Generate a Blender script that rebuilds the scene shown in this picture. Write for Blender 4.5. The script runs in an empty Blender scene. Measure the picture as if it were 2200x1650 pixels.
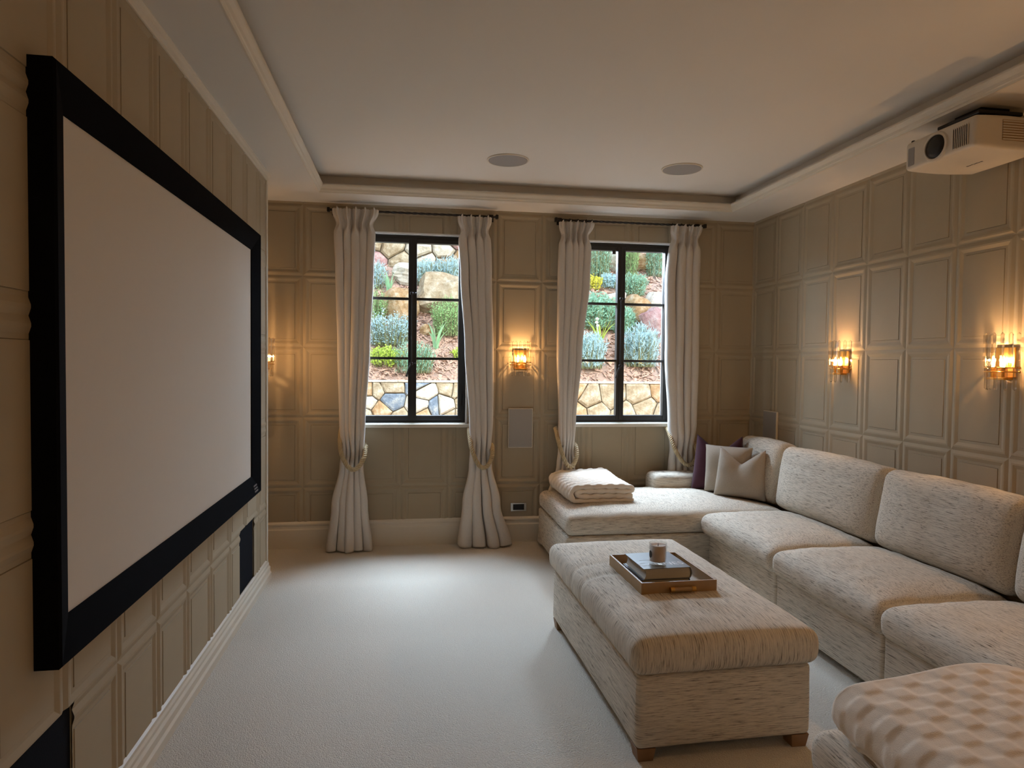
import bpy, bmesh, math, random
from math import pi, sin, cos, tan, exp, sqrt, radians as R
from mathutils import Vector, Matrix, noise

C = bpy.context.scene.collection
SC = bpy.context.scene

# ---------------------------------------------------------------- camera
cam_d = bpy.data.cameras.new('camera')
cam = bpy.data.objects.new('camera', cam_d); C.objects.link(cam)
cam_d.sensor_width = 36.0
cam_d.lens = 1446.8 / 2200 * 36.0
cam_d.clip_start = 0.05
RW = ((0.98797, 0.0059812, 0.15453), (-0.154248, -0.0334432, 0.987466), (0.0110742, -0.9994227, -0.0321183))
cam.matrix_world = Matrix(((RW[0][0], -RW[0][1], -RW[0][2], 0.0),
                           (RW[1][0], -RW[1][1], -RW[1][2], 0.0),
                           (RW[2][0], -RW[2][1], -RW[2][2], 1.5),
                           (0, 0, 0, 1)))
SC.camera = cam

# ---------------------------------------------------------------- world, daylight, exposure
SC.view_settings.view_transform = 'Standard'
SC.view_settings.look = 'None'
SC.view_settings.gamma = 1.0
SC.view_settings.use_curve_mapping = False
SC.view_settings.exposure = 0.0

SKY = 0.74
DAY = 600.0
BULB_W = 4.8
world = bpy.data.worlds.new('world'); SC.world = world
world.use_nodes = True
wn = world.node_tree; wn.nodes.clear()
wo = wn.nodes.new('ShaderNodeOutputWorld'); wb = wn.nodes.new('ShaderNodeBackground')
sk = wn.nodes.new('ShaderNodeTexSky')
try:
    sk.sky_type = 'NISHITA'
except Exception:
    pass
sk.sun_disc = False; sk.sun_elevation = R(42); sk.sun_rotation = R(140)
wb.inputs['Strength'].default_value = SKY
wn.links.new(sk.outputs[0], wb.inputs[0]); wn.links.new(wb.outputs[0], wo.inputs[0])

def lamp(name, kind, loc, energy, color, **kw):
    d = bpy.data.lights.new(name, kind); d.energy = energy; d.color = color
    o = bpy.data.objects.new(name, d); C.objects.link(o); o.location = loc
    rot = kw.pop('rot', None)
    if rot: o.rotation_euler = rot
    for k, v in kw.items(): setattr(d, k, v)
    return o
lamp('sun', 'SUN', (0, 4, 8), 1.5, (1.0, 0.98, 0.95), rot=(R(16), R(-24), 0), angle=R(12))
# added area lamps outside, strengthening the sky's daylight through both windows
for wx in (0.04, 1.80):
    o = lamp('added_daylight_fill', 'AREA', (wx, 6.40, 3.15), DAY, (0.63, 0.775, 1.0), shape='RECTANGLE', size=1.3, size_y=1.5)
    o.rotation_euler = (Vector((wx + 0.0, 3.9, 0.6)) - Vector((wx, 6.40, 3.15))).to_track_quat('-Z', 'Y').to_euler()

# ---------------------------------------------------------------- materials
def srgb(r, g, b):
    f = lambda c: (c / 255 / 12.92) if c / 255 <= 0.04045 else ((c / 255 + 0.055) / 1.055) ** 2.4
    return (f(r), f(g), f(b), 1)

def nt(name):
    m = bpy.data.materials.new(name); m.use_nodes = True
    n = m.node_tree; b = n.nodes['Principled BSDF']
    return m, n, b

def plain(name, col, rough=0.6, metal=0.0, var=0.06, scale=30, bump=0.0, bscale=200, spec=0.3):
    m, n, b = nt(name)
    b.inputs['Roughness'].default_value = rough; b.inputs['Metallic'].default_value = metal
    b.inputs['Specular IOR Level'].default_value = spec
    tc = n.nodes.new('ShaderNodeTexCoord')
    no = n.nodes.new('ShaderNodeTexNoise'); no.inputs['Scale'].default_value = scale; no.inputs['Detail'].default_value = 4
    n.links.new(tc.outputs['Object'], no.inputs['Vector'])
    mx = n.nodes.new('ShaderNodeMix'); mx.data_type = 'RGBA'
    mx.inputs[6].default_value = tuple(c * (1 - var) for c in col[:3]) + (1,)
    mx.inputs[7].default_value = tuple(min(1, c * (1 + var)) for c in col[:3]) + (1,)
    n.links.new(no.outputs[0], mx.inputs[0]); n.links.new(mx.outputs[2], b.inputs['Base Color'])
    if bump:
        n2 = n.nodes.new('ShaderNodeTexNoise'); n2.inputs['Scale'].default_value = bscale; n2.inputs['Detail'].default_value = 3
        n.links.new(tc.outputs['Object'], n2.inputs['Vector'])
        bp = n.nodes.new('ShaderNodeBump'); bp.inputs['Strength'].default_value = bump; bp.inputs['Distance'].default_value = 0.004
        n.links.new(n2.outputs[0], bp.inputs['Height']); n.links.new(bp.outputs[0], b.inputs['Normal'])
    return m

def ramp(n, src, stops):
    r = n.nodes.new('ShaderNodeValToRGB'); e = r.color_ramp.elements
    e[0].position, e[0].color = stops[0]; e[1].position, e[1].color = stops[-1]
    for p, c in stops[1:-1]:
        x = e.new(p); x.color = c
    n.links.new(src, r.inputs[0]); return r

def streak(name, base, dark, sA, sB, axis, amount=0.5, rough=0.9):
    """woven slub fabric: streaks along one direction, another direction on faces whose normal points along `axis`"""
    m, n, b = nt(name)
    b.inputs['Roughness'].default_value = rough; b.inputs['Specular IOR Level'].default_value = 0.15
    tc = n.nodes.new('ShaderNodeTexCoord')
    def chan(s):
        mp = n.nodes.new('ShaderNodeMapping'); mp.inputs['Scale'].default_value = s
        n.links.new(tc.outputs['Object'], mp.inputs['Vector'])
        a = n.nodes.new('ShaderNodeTexNoise'); a.inputs['Scale'].default_value = 1; a.inputs['Detail'].default_value = 3.5; a.inputs['Roughness'].default_value = 0.75
        n.links.new(mp.outputs[0], a.inputs['Vector'])
        return a.outputs[0]
    def both(s):
        c = chan(s); fine = chan(tuple(q * 1.9 if q > 100 else q * .35 for q in s))
        mm = n.nodes.new('ShaderNodeMix'); mm.inputs[0].default_value = .32; n.links.new(c, mm.inputs[2]); n.links.new(fine, mm.inputs[3])
        return mm.outputs[0]
    fa, fb = both(sA), both(sB)
    sep = n.nodes.new('ShaderNodeSeparateXYZ'); n.links.new(tc.outputs['Normal'], sep.inputs[0])
    ab = n.nodes.new('ShaderNodeMath'); ab.operation = 'ABSOLUTE'; n.links.new(sep.outputs[axis], ab.inputs[0])
    st = n.nodes.new('ShaderNodeMapRange'); st.inputs[1].default_value = 0.62; st.inputs[2].default_value = 0.78
    n.links.new(ab.outputs[0], st.inputs[0])
    mf = n.nodes.new('ShaderNodeMix'); n.links.new(st.outputs[0], mf.inputs[0]); n.links.new(fa, mf.inputs[2]); n.links.new(fb, mf.inputs[3])
    mid = tuple(base[i] * (1 - amount * .35) + dark[i] * amount * .35 for i in range(3)) + (1,)
    dk = tuple(base[i] * (1 - amount) + dark[i] * amount for i in range(3)) + (1,)
    lt = tuple(min(1, base[i] * 1.12) for i in range(3)) + (1,)
    r = ramp(n, mf.outputs[0], [(0.375, dk), (0.44, mid), (0.495, base), (0.57, lt)])
    # broad tonal drift of the yarn
    nb = n.nodes.new('ShaderNodeTexNoise'); nb.inputs['Scale'].default_value = 4; nb.inputs['Detail'].default_value = 2
    n.links.new(tc.outputs['Object'], nb.inputs['Vector'])
    r2 = ramp(n, nb.outputs[0], [(0.3, (.9, .9, .9, 1)), (0.7, (1, 1, 1, 1))])
    ml = n.nodes.new('ShaderNodeMix'); ml.data_type = 'RGBA'; ml.blend_type = 'MULTIPLY'; ml.inputs[0].default_value = 1
    n.links.new(r.outputs[0], ml.inputs[6]); n.links.new(r2.outputs[0], ml.inputs[7])
    n.links.new(ml.outputs[2], b.inputs['Base Color'])
    bp = n.nodes.new('ShaderNodeBump'); bp.inputs['Strength'].default_value = 0.5; bp.inputs['Distance'].default_value = 0.002
    n.links.new(mf.outputs[0], bp.inputs['Height']); n.links.new(bp.outputs[0], b.inputs['Normal'])
    return m

CREAM = srgb(208, 197, 180); SLUB = srgb(72, 60, 48)
M = {}
M['fab_y'] = streak('slub_weave_long', CREAM, SLUB, (300, 13, 300), (13, 300, 300), 1, 0.9)      # runs front to back on top, level on the ends
M['fab_ott'] = streak('slub_weave_ottoman', CREAM, SLUB, (300, 13, 13), (13, 300, 13), 0, 0.9)
M['fab_h'] = streak('slub_weave_level', CREAM, SLUB, (12, 12, 300), (12, 12, 300), 2, 0.9)
M['paper'] = plain('moulded_wallcovering', srgb(167, 153, 129), 0.75, var=0.05, scale=6, bump=0.05, bscale=60)
M['white'] = plain('painted_trim', srgb(214, 205, 188), 0.45, var=0.02)
M['reveal'] = plain('white_reveal_paint', srgb(225, 225, 222), 0.5, var=0.02)
M['ceil'] = plain('ceiling_paint', srgb(216, 210, 200), 0.8, var=0.015, scale=2)
M['black_velvet'] = plain('black_velvet', (0.004, 0.004, 0.005, 1), 0.95, var=0.2, spec=0.05)
M['black_cloth'] = plain('black_grille_cloth', (0.006, 0.007, 0.011, 1), 0.9, var=0.2, scale=200, bump=0.2, spec=0.1)
M['screen'] = plain('matte_screen', srgb(205, 197, 186), 0.9, var=0.01, spec=0.1)
M['frame'] = plain('dark_bronze_metal', (0.030, 0.028, 0.026, 1), 0.42, var=0.1)
M['iron'] = plain('dark_iron', (0.035, 0.03, 0.027, 1), 0.45, metal=0.6, var=0.2)
M['chrome'] = plain('satin_steel', (0.5, 0.48, 0.45, 1), 0.25, metal=1.0, var=0.05)
M['brass'] = plain('brass', srgb(196, 150, 80), 0.28, metal=1.0, var=0.08)
M['curtain'] = plain('linen_curtain', srgb(210, 203, 194), 0.9, var=0.05, scale=90, bump=0.25, bscale=500, spec=0.1)
M['rope'] = plain('rope_cord', srgb(182, 164, 130), 0.7, var=0.2, scale=120)
M['wood'] = plain('oak_foot', srgb(138, 104, 72), 0.5, var=0.25, scale=25)
M['traywood'] = plain('bronze_veneer', srgb(160, 128, 86), 0.4, var=0.2, scale=18, spec=0.5)
M['grille'] = plain('speaker_grille', srgb(150, 146, 142), 0.7, var=0.08, scale=600, bump=0.1, bscale=900)
M['plastic'] = plain('white_plastic', srgb(206, 196, 180), 0.4, var=0.02)
M['darkplastic'] = plain('dark_plastic', (0.012, 0.01, 0.009, 1), 0.3, var=0.1)
M['velvet'] = plain('aubergine_velvet', (0.048, 0.010, 0.019, 1), 0.8, var=0.3, scale=12)
M['velvet'].node_tree.nodes['Principled BSDF'].inputs['Sheen Weight'].default_value = 0.08
M['boucle'] = plain('oatmeal_linen', srgb(162, 149, 134), 0.95, var=0.14, scale=160, bump=0.5, bscale=380, spec=0.1)
M['stucco'] = plain('outer_render', srgb(215, 205, 185), 0.9, var=0.05)
M['throw'] = plain('ivory_fleece', srgb(232, 218, 200), 1.0, var=0.04, scale=60, bump=0.35, bscale=420, spec=0.05)
M['throw'].node_tree.nodes['Principled BSDF'].inputs['Sheen Weight'].default_value = 0.25
M['page'] = plain('book_pages', srgb(190, 184, 172), 0.8, var=0.12, scale=300)
M['book_grey'] = plain('grey_cover', srgb(118, 120, 122), 0.3, var=0.25, scale=14, spec=0.5)
M['book_dark'] = plain('dark_cover', srgb(60, 56, 58), 0.4, var=0.1)
M['book_plum'] = plain('plum_cover', srgb(104, 66, 66), 0.5, var=0.1)
M['wax'] = plain('candle_wax', srgb(222, 204, 188), 0.6, var=0.02)
M['wick'] = plain('wick', (0.01, 0.01, 0.01, 1), 0.9)
M['letter'] = plain('white_lettering', srgb(225, 225, 225), 0.5, var=0.0)
M['logo'] = plain('grey_lettering', srgb(120, 112, 110), 0.4, var=0.0)
M['chip'] = plain('bark_chips', srgb(186, 150, 128), 0.9, var=0.75, scale=26)
M['soil'] = plain('bark_mulch', srgb(166, 138, 120), 1.0, var=0.45, scale=22, bump=1.0, bscale=40)
M['mortar'] = plain('mortar', srgb(140, 124, 102), 1.0, var=0.3, scale=20)

def carpet():
    m, n, b = nt('carpet_pile')
    b.inputs['Roughness'].default_value = 1.0; b.inputs['Specular IOR Level'].default_value = 0.05
    b.inputs['Sheen Weight'].default_value = 0.15
    tc = n.nodes.new('ShaderNodeTexCoord')
    a = n.nodes.new('ShaderNodeTexNoise'); a.inputs['Scale'].default_value = 260; a.inputs['Detail'].default_value = 4
    v = n.nodes.new('ShaderNodeTexVoronoi'); v.inputs['Scale'].default_value = 170
    for x in (a, v): n.links.new(tc.outputs['Object'], x.inputs['Vector'])
    r = ramp(n, a.outputs[0], [(0.3, srgb(192, 183, 168)), (0.6, srgb(218, 210, 196))])
    n.links.new(r.outputs[0], b.inputs['Base Color'])
    ad = n.nodes.new('ShaderNodeMath'); ad.operation = 'SUBTRACT'; n.links.new(a.outputs[0], ad.inputs[0]); n.links.new(v.outputs[0], ad.inputs[1])
    bp = n.nodes.new('ShaderNodeBump'); bp.inputs['Strength'].default_value = 0.8; bp.inputs['Distance'].default_value = 0.0045
    n.links.new(ad.outputs[0], bp.inputs['Height']); n.links.new(bp.outputs[0], b.inputs['Normal'])
    return m
M['carpet'] = carpet()

def stone_mat(name, c1, c2, c3, sc=9):
    m, n, b = nt(name); b.inputs['Roughness'].default_value = 0.9; b.inputs['Specular IOR Level'].default_value = 0.1
    tc = n.nodes.new('ShaderNodeTexCoord')
    oi = n.nodes.new('ShaderNodeObjectInfo')
    no = n.nodes.new('ShaderNodeTexNoise'); no.inputs['Scale'].default_value = sc; no.inputs['Detail'].default_value = 8; no.inputs['Roughness'].default_value = 0.7
    n.links.new(tc.outputs['Object'], no.inputs['Vector'])
    r = ramp(n, no.outputs[0], [(0.3, c1), (0.5, c2), (0.68, c3)])
    n.links.new(r.outputs[0], b.inputs['Base Color'])
    bp = n.nodes.new('ShaderNodeBump'); bp.inputs['Strength'].default_value = 0.9; bp.inputs['Distance'].default_value = 0.03
    n.links.new(no.outputs[0], bp.inputs['Height']); n.links.new(bp.outputs[0], b.inputs['Normal'])
    return m
M['st_cream'] = stone_mat('cream_limestone', srgb(128, 106, 78), srgb(164, 146, 118), srgb(196, 184, 162))
M['st_ochre'] = stone_mat('ochre_stone', srgb(134, 96, 62), srgb(168, 136, 98), srgb(196, 176, 148))
M['st_grey'] = stone_mat('blue_grey_stone', srgb(88, 98, 110), srgb(118, 126, 134), srgb(174, 170, 158))
M['st_pink'] = stone_mat('pink_stone', srgb(146, 100, 98), srgb(174, 136, 130), srgb(200, 176, 168), 12)
M['st_pale'] = stone_mat('pale_limestone', srgb(166, 152, 130), srgb(192, 180, 160), srgb(212, 204, 190))
def leafm(name, col):
    m = plain(name, col, 0.7, var=0.25, scale=14, spec=0.1)
    n = m.node_tree; b = n.nodes['Principled BSDF']; o = n.nodes['Material Output']
    tr = n.nodes.new('ShaderNodeBsdfTranslucent'); mx = n.nodes.new('ShaderNodeMixShader'); mx.inputs[0].default_value = .45
    src = b.inputs['Base Color'].links[0].from_socket
    n.links.new(src, tr.inputs[0]); n.links.new(b.outputs[0], mx.inputs[1]); n.links.new(tr.outputs[0], mx.inputs[2]); n.links.new(mx.outputs[0], o.inputs[0])
    return m
M['lf_blue'] = leafm('grey_blue_leaves', srgb(196, 222, 224))
M['lf_green'] = leafm('green_leaves', srgb(170, 206, 140))
M['lf_teal'] = leafm('rosemary_leaves', srgb(168, 208, 180))
M['lf_lime'] = leafm('lime_leaves', srgb(208, 226, 110))
M['lf_strap'] = leafm('strap_leaves', srgb(176, 214, 170))
M['lf_yellow'] = leafm('yellow_leaves', srgb(236, 226, 96))
M['flower'] = leafm('white_flower', srgb(235, 232, 222))
M['stem'] = leafm('grey_green_stem', srgb(160, 160, 120))

def glassy(name, tint, fac, rough=0.02, ior=1.45):
    m = bpy.data.materials.new(name); m.use_nodes = True; n = m.node_tree; n.nodes.clear()
    o = n.nodes.new('ShaderNodeOutputMaterial'); t = n.nodes.new('ShaderNodeBsdfTransparent'); g = n.nodes.new('ShaderNodeBsdfGlossy')
    t.inputs[0].default_value = tint; g.inputs['Roughness'].default_value = rough
    lw = n.nodes.new('ShaderNodeLayerWeight'); lw.inputs[0].default_value = .5
    pw_ = n.nodes.new('ShaderNodeMath'); pw_.operation = 'POWER'; pw_.inputs[1].default_value = 4; n.links.new(lw.outputs['Facing'], pw_.inputs[0])
    ma = n.nodes.new('ShaderNodeMath'); ma.operation = 'MULTIPLY_ADD'; ma.inputs[1].default_value = .55; ma.inputs[2].default_value = fac; n.links.new(pw_.outputs[0], ma.inputs[0])
    mx = n.nodes.new('ShaderNodeMixShader'); n.links.new(ma.outputs[0], mx.inputs[0])
    n.links.new(t.outputs[0], mx.inputs[1]); n.links.new(g.outputs[0], mx.inputs[2]); n.links.new(mx.outputs[0], o.inputs[0])
    return m
M['pane'] = glassy('window_glass', (0.97, 0.99, 0.98, 1), 0.03)
M['tumbler'] = glassy('tumbler_glass', (0.97, 0.96, 0.94, 1), 0.04)
def crystal():
    m = bpy.data.materials.new('crystal_rod'); m.use_nodes = True; n = m.node_tree; n.nodes.clear()
    o = n.nodes.new('ShaderNodeOutputMaterial'); t = n.nodes.new('ShaderNodeBsdfTransparent'); g = n.nodes.new('ShaderNodeBsdfGlass')
    t.inputs[0].default_value = (0.98, 0.96, 0.92, 1); g.inputs['IOR'].default_value = 1.48; g.inputs['Roughness'].default_value = 0.02
    mx = n.nodes.new('ShaderNodeMixShader'); mx.inputs[0].default_value = 0.5
    n.links.new(t.outputs[0], mx.inputs[1]); n.links.new(g.outputs[0], mx.inputs[2]); n.links.new(mx.outputs[0], o.inputs[0])
    return m
M['crystal'] = crystal()
def emit(name, col, s):
    m = bpy.data.materials.new(name); m.use_nodes = True; n = m.node_tree; n.nodes.clear()
    o = n.nodes.new('ShaderNodeOutputMaterial'); e = n.nodes.new('ShaderNodeEmission'); e.inputs[0].default_value = col; e.inputs[1].default_value = s
    n.links.new(e.outputs[0], o.inputs[0]); return m
M['bulb'] = emit('lit_filament_bulb', (1.0, 0.60, 0.20, 1), 16)

# ---------------------------------------------------------------- mesh helpers
class MB:
    def __init__(s): s.v = []; s.f = []
    def add(s, v, f):
        k = len(s.v); s.v += [tuple(p) for p in v]; s.f += [tuple(i + k for i in q) for q in f]; return s
    def box(s, x0, x1, y0, y1, z0, z1):
        v = [(x, y, z) for z in (z0, z1) for y in (y0, y1) for x in (x0, x1)]
        return s.add(v, [(0, 2, 3, 1), (4, 5, 7, 6), (0, 1, 5, 4), (2, 6, 7, 3), (0, 4, 6, 2), (1, 3, 7, 5)])
    def tube(s, pts, r, n=8, caps=True):
        pts = [Vector(p) for p in pts]; rings = []
        up = None
        for i, p in enumerate(pts):
            d = (pts[min(i + 1, len(pts) - 1)] - pts[max(i - 1, 0)]).normalized()
            if up is None:
                up = Vector((0, 0, 1)) if abs(d.z) < .9 else Vector((1, 0, 0))
            a = d.cross(up).normalized(); b = a.cross(d).normalized(); up = b
            rr = r[i] if isinstance(r, (list, tuple)) else r
            rings.append([p + a * cos(2 * pi * k / n) * rr + b * sin(2 * pi * k / n) * rr for k in range(n)])
        v = [q for g in rings for q in g]; f = []
        for i in range(len(pts) - 1):
            for k in range(n):
                a, b = i * n + k, i * n + (k + 1) % n
                f.append((a, b, b + n, a + n))
        if caps:
            f.append(tuple(range(n))[::-1]); f.append(tuple(range((len(pts) - 1) * n, len(pts) * n)))
        return s.add(v, f)
    def lathe(s, prof, cx=0, cy=0, cz=0, n=24):
        v = []; f = []
        for r, z in prof:
            v += [(cx + r * cos(2 * pi * k / n), cy + r * sin(2 * pi * k / n), cz + z) for k in range(n)]
        for i in range(len(prof) - 1):
            for k in range(n):
                a, b = i * n + k, i * n + (k + 1) % n
                f.append((a, b, b + n, a + n))
        f.append(tuple(range(n))[::-1]); f.append(tuple(range((len(prof) - 1) * n, len(prof) * n)))
        return s.add(v, f)
    def prism(s, poly, axis, a, b):
        n = len(poly)
        mk = {'x': lambda p, t: (t, p[0], p[1]), 'y': lambda p, t: (p[0], t, p[1]), 'z': lambda p, t: (p[0], p[1], t)}[axis]
        v = [mk(p, a) for p in poly] + [mk(p, b) for p in poly]
        f = [tuple(range(n))[::-1], tuple(range(n, 2 * n))] + [(i, (i + 1) % n, n + (i + 1) % n, n + i) for i in range(n)]
        return s.add(v, f)
    def mesh(s, name, mat, smooth=False, fix=True):
        me = bpy.data.meshes.new(name); me.from_pydata(s.v, [], s.f)
        if fix:
            bm = bmesh.new(); bm.from_mesh(me); bmesh.ops.recalc_face_normals(bm, faces=bm.faces); bm.to_mesh(me); bm.free()
        if smooth: me.polygons.foreach_set('use_smooth', [True] * len(me.polygons))
        me.materials.append(M[mat] if isinstance(mat, str) else mat)
        return me
    def obj(s, name, mat, parent=None, smooth=False, bevel=0, fix=True, seg=2):
        o = bpy.data.objects.new(name, s.mesh(name, mat, smooth, fix)); C.objects.link(o)
        if parent: o.parent = parent
        if bevel:
            b = o.modifiers.new('bevel', 'BEVEL'); b.width = bevel; b.segments = seg; b.limit_method = 'ANGLE'; b.angle_limit = R(40)
        return o

def tag(o, label, cat, group=None, kind=None):
    o['label'] = label; o['category'] = cat
    if group: o['group'] = group
    if kind: o['kind'] = kind
    return o
def thing(name, label, cat, loc=(0, 0, 0), rz=0, group=None):
    o = bpy.data.objects.new(name, None); C.objects.link(o); o.location = loc; o.rotation_euler = (0, 0, rz)
    o.empty_display_size = .1
    return tag(o, label, cat, group)
def struct(o, label=None):
    o['kind'] = 'structure'
    if label: o['label'] = label
    return o
def empty(name, loc=(0, 0, 0)):
    o = bpy.data.objects.new(name, None); C.objects.link(o); o.location = loc; o.empty_display_size = .1; return o
def copy_tree(o, parent=None):
    c = o.copy(); C.objects.link(c)
    if parent: c.parent = parent
    for ch in list(o.children): copy_tree(ch, c)
    return c
def catmull(pts, n=8):
    pts = [Vector(p) for p in pts]; P = [pts[0]] + pts + [pts[-1]]; out = []
    for i in range(1, len(P) - 2):
        for k in range(n):
            t = k / n
            out.append(0.5 * ((2 * P[i]) + (P[i + 1] - P[i - 1]) * t + (2 * P[i - 1] - 5 * P[i] + 4 * P[i + 1] - P[i + 2]) * t * t + (3 * P[i] - P[i - 1] - 3 * P[i + 1] + P[i + 2]) * t ** 3))
    out.append(pts[-1]); return out

def softbox(w, d, h, r=.04, n=(18, 18, 6), warp=None):
    """rounded box centred on x,y with its bottom at z=0; warp(x,y,z,a,b,c)->(x,y,z) sculpts it"""
    half = (w / 2, d / 2, h / 2)
    ax = []
    for hh, k in zip(half, n):
        rr = min(r, hh * .98)
        c = [-hh, -hh + rr * .12, -hh + rr * .35, -hh + rr * .65]
        inner = [-hh + rr + (2 * hh - 2 * rr) * i / k for i in range(k + 1)]
        ax.append(c + inner + [-q for q in reversed(c)])
    idx = {}; v = []; f = []
    def vid(i, j, k):
        key = (i, j, k)
        if key not in idx:
            p = [ax[0][i], ax[1][j], ax[2][k]]
            q = [max(-(hh - min(r, hh * .98)), min(hh - min(r, hh * .98), c)) for c, hh in zip(p, half)]
            dlt = Vector([a - b for a, b in zip(p, q)])
            if dlt.length > 1e-9:
                rr = [min(r, hh * .98) for hh in half]
                dn = dlt.normalized()
                p = [q[t] + dn[t] * rr[t] for t in range(3)]
            x, y, z = p
            if warp: x, y, z = warp(x / half[0], y / half[1], z / half[2], x, y, z)
            idx[key] = len(v); v.append((x, y, z + half[2]))
        return idx[key]
    L = [len(a) - 1 for a in ax]
    for i in range(L[0]):
        for j in range(L[1]):
            f.append((vid(i, j, 0), vid(i, j + 1, 0), vid(i + 1, j + 1, 0), vid(i + 1, j, 0)))
            f.append((vid(i, j, L[2]), vid(i + 1, j, L[2]), vid(i + 1, j + 1, L[2]), vid(i, j + 1, L[2])))
    for i in range(L[0]):
        for k in range(L[2]):
            f.append((vid(i, 0, k), vid(i + 1, 0, k), vid(i + 1, 0, k + 1), vid(i, 0, k + 1)))
            f.append((vid(i, L[1], k), vid(i, L[1], k + 1), vid(i + 1, L[1], k + 1), vid(i + 1, L[1], k)))
    for j in range(L[1]):
        for k in range(L[2]):
            f.append((vid(0, j, k), vid(0, j, k + 1), vid(0, j + 1, k + 1), vid(0, j + 1, k)))
            f.append((vid(L[0], j, k), vid(L[0], j + 1, k), vid(L[0], j + 1, k + 1), vid(L[0], j, k + 1)))
    return MB().add(v, f)

def text_mesh(s, name, size, mat, parent, mtx, extrude=0.0006, shear=0):
    cu = bpy.data.curves.new(name, 'FONT'); cu.body = s; cu.size = size; cu.extrude = extrude; cu.align_x = 'CENTER'; cu.align_y = 'CENTER'
    t = bpy.data.objects.new(name, cu); C.objects.link(t)
    dg = bpy.context.evaluated_depsgraph_get(); me = bpy.data.meshes.new_from_object(t.evaluated_get(dg))
    bpy.data.objects.remove(t); bpy.data.curves.remove(cu)
    me.materials.clear(); me.materials.append(M[mat]); me.transform(mtx); me.name = name
    o = bpy.data.objects.new(name, me); C.objects.link(o); o.parent = parent
    return o

# ---------------------------------------------------------------- room shell
YF, XR, XL, XB = 5.526, 2.99, -0.948, -1.08     # far wall, right wall, screen wall face, old left wall face
ZS, ZC, YB = 2.742, 2.875, -1.5                 # soffit, tray ceiling, wall behind the camera
Y_END = 4.79
T = .22
W1 = (-.405, .492, .985, 2.535); W2 = (1.335, 2.266, .985, 2.535)
struct(MB().box(XB - T, XR + T, YB - T, YF + T, -.15, 0).obj('floor', 'carpet'), 'cream cut-pile carpet')
w = MB()
xs = [XB - T, W1[0], W1[1], W2[0], W2[1], XR + T]
for i in (0, 2, 4): w.box(xs[i], xs[i + 1], YF + .004, YF + T, 0, ZC + .3)
for q in (W1, W2):
    w.box(q[0], q[1], YF + .004, YF + T, 0, q[2]); w.box(q[0], q[1], YF + .004, YF + T, q[3], ZC + .3)
wall_far = struct(w.obj('wall_far', 'paper'))
wall_right = struct(MB().box(XR + .004, XR + T, YB, YF, 0, ZC + .3).obj('wall_right', 'paper'))
wall_left = struct(MB().box(XB - T, XB - .004, YB, YF, 0, ZC + .3).obj('wall_left', 'paper'))
HOLES = ((1.715, 2.082, .125, .508), (4.045, 4.415, .125, .508))
w = MB()
for a, b in ((YB, HOLES[0][0]), (HOLES[0][1], HOLES[1][0]), (HOLES[1][1], Y_END)): w.box(XB, XL - .004, a, b, 0, ZS)
for h in HOLES:
    w.box(XB, XL - .004, h[0], h[1], 0, h[2]); w.box(XB, XL - .004, h[0], h[1], h[3], ZS)
wall_screen = struct(w.obj('wall_screen', 'paper'), 'projecting screen wall covered in moulded panels')
struct(MB().box(XB - T, XR + T, YB - T, YB, 0, ZC + .3).obj('wall_back', 'paper'))
# ceiling: flat soffit ring round a raised tray
TX0, TX1, TY0, TY1 = -.655, 2.615, -.9, 5.185
w = MB()
w.box(XB, TX0, YB, YF, ZS, ZC + .3); w.box(TX1, XR + .004, YB, YF, ZS, ZC + .3)
w.box(TX0, TX1, YB, TY0, ZS, ZC + .3); w.box(TX0, TX1, TY1, YF + .004, ZS, ZC + .3)
w2 = MB()
SB = .045
for (a, b, c, d) in ((XB, TX0 - SB, YB, YF + .004), (TX1 + SB, XR + .004, YB, YF + .004), (TX0 - SB, TX1 + SB, YB, TY0 - SB), (TX0 - SB, TX1 + SB, TY1 + SB, YF + .004)):
    w2.box(a, b, c, d, ZS, ZC + .3)
for (a, b, c, d) in ((TX0 - SB, TX0, TY0, TY1), (TX1, TX1 + SB, TY0, TY1), (TX0 - SB, TX1 + SB, TY0 - SB, TY0), (TX0 - SB, TX1 + SB, TY1, TY1 + SB)):
    w2.box(a, b, c, d, ZS, ZS + .03)
w2.box(TX0 - SB, TX1 + SB, TY0 - SB, TY1 + SB, ZC, ZC + .3)
ceiling = struct(w2.obj('ceiling', 'ceil'))
# stepped moulding round the tray lip
def ring(x0, x1, y0, y1, prof):
    """mitred loop; prof = (inset towards room, z)"""
    v = []; n = len(prof)
    for (sx, sy, X, Y) in ((1, 1, x0, y0), (-1, 1, x1, y0), (-1, -1, x1, y1), (1, -1, x0, y1)):
        v += [(X + sx * p, Y + sy * p, z) for p, z in prof]
    f = []
    for c in range(4):
        d = (c + 1) % 4
        for i in range(n):
            j = (i + 1) % n
            f.append((c * n + i, d * n + i, d * n + j, c * n + j))
    return MB().add(v, f)
prof = [(-.04, ZS + .03), (-.02, ZS + .03), (0, ZS - .002), (.008, ZS - .002), (.012, ZS + .008), (.017, ZS + .012), (.022, ZS + .026), (.034, ZS + .040), (.038, ZS + .048), (.038, ZS + .058), (-.012, ZS + .060), (-.04, ZS + .060)]
struct(ring(TX0, TX1, TY0, TY1, prof).obj('trim_1', 'white'), 'moulded cornice round the recessed ceiling')

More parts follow.
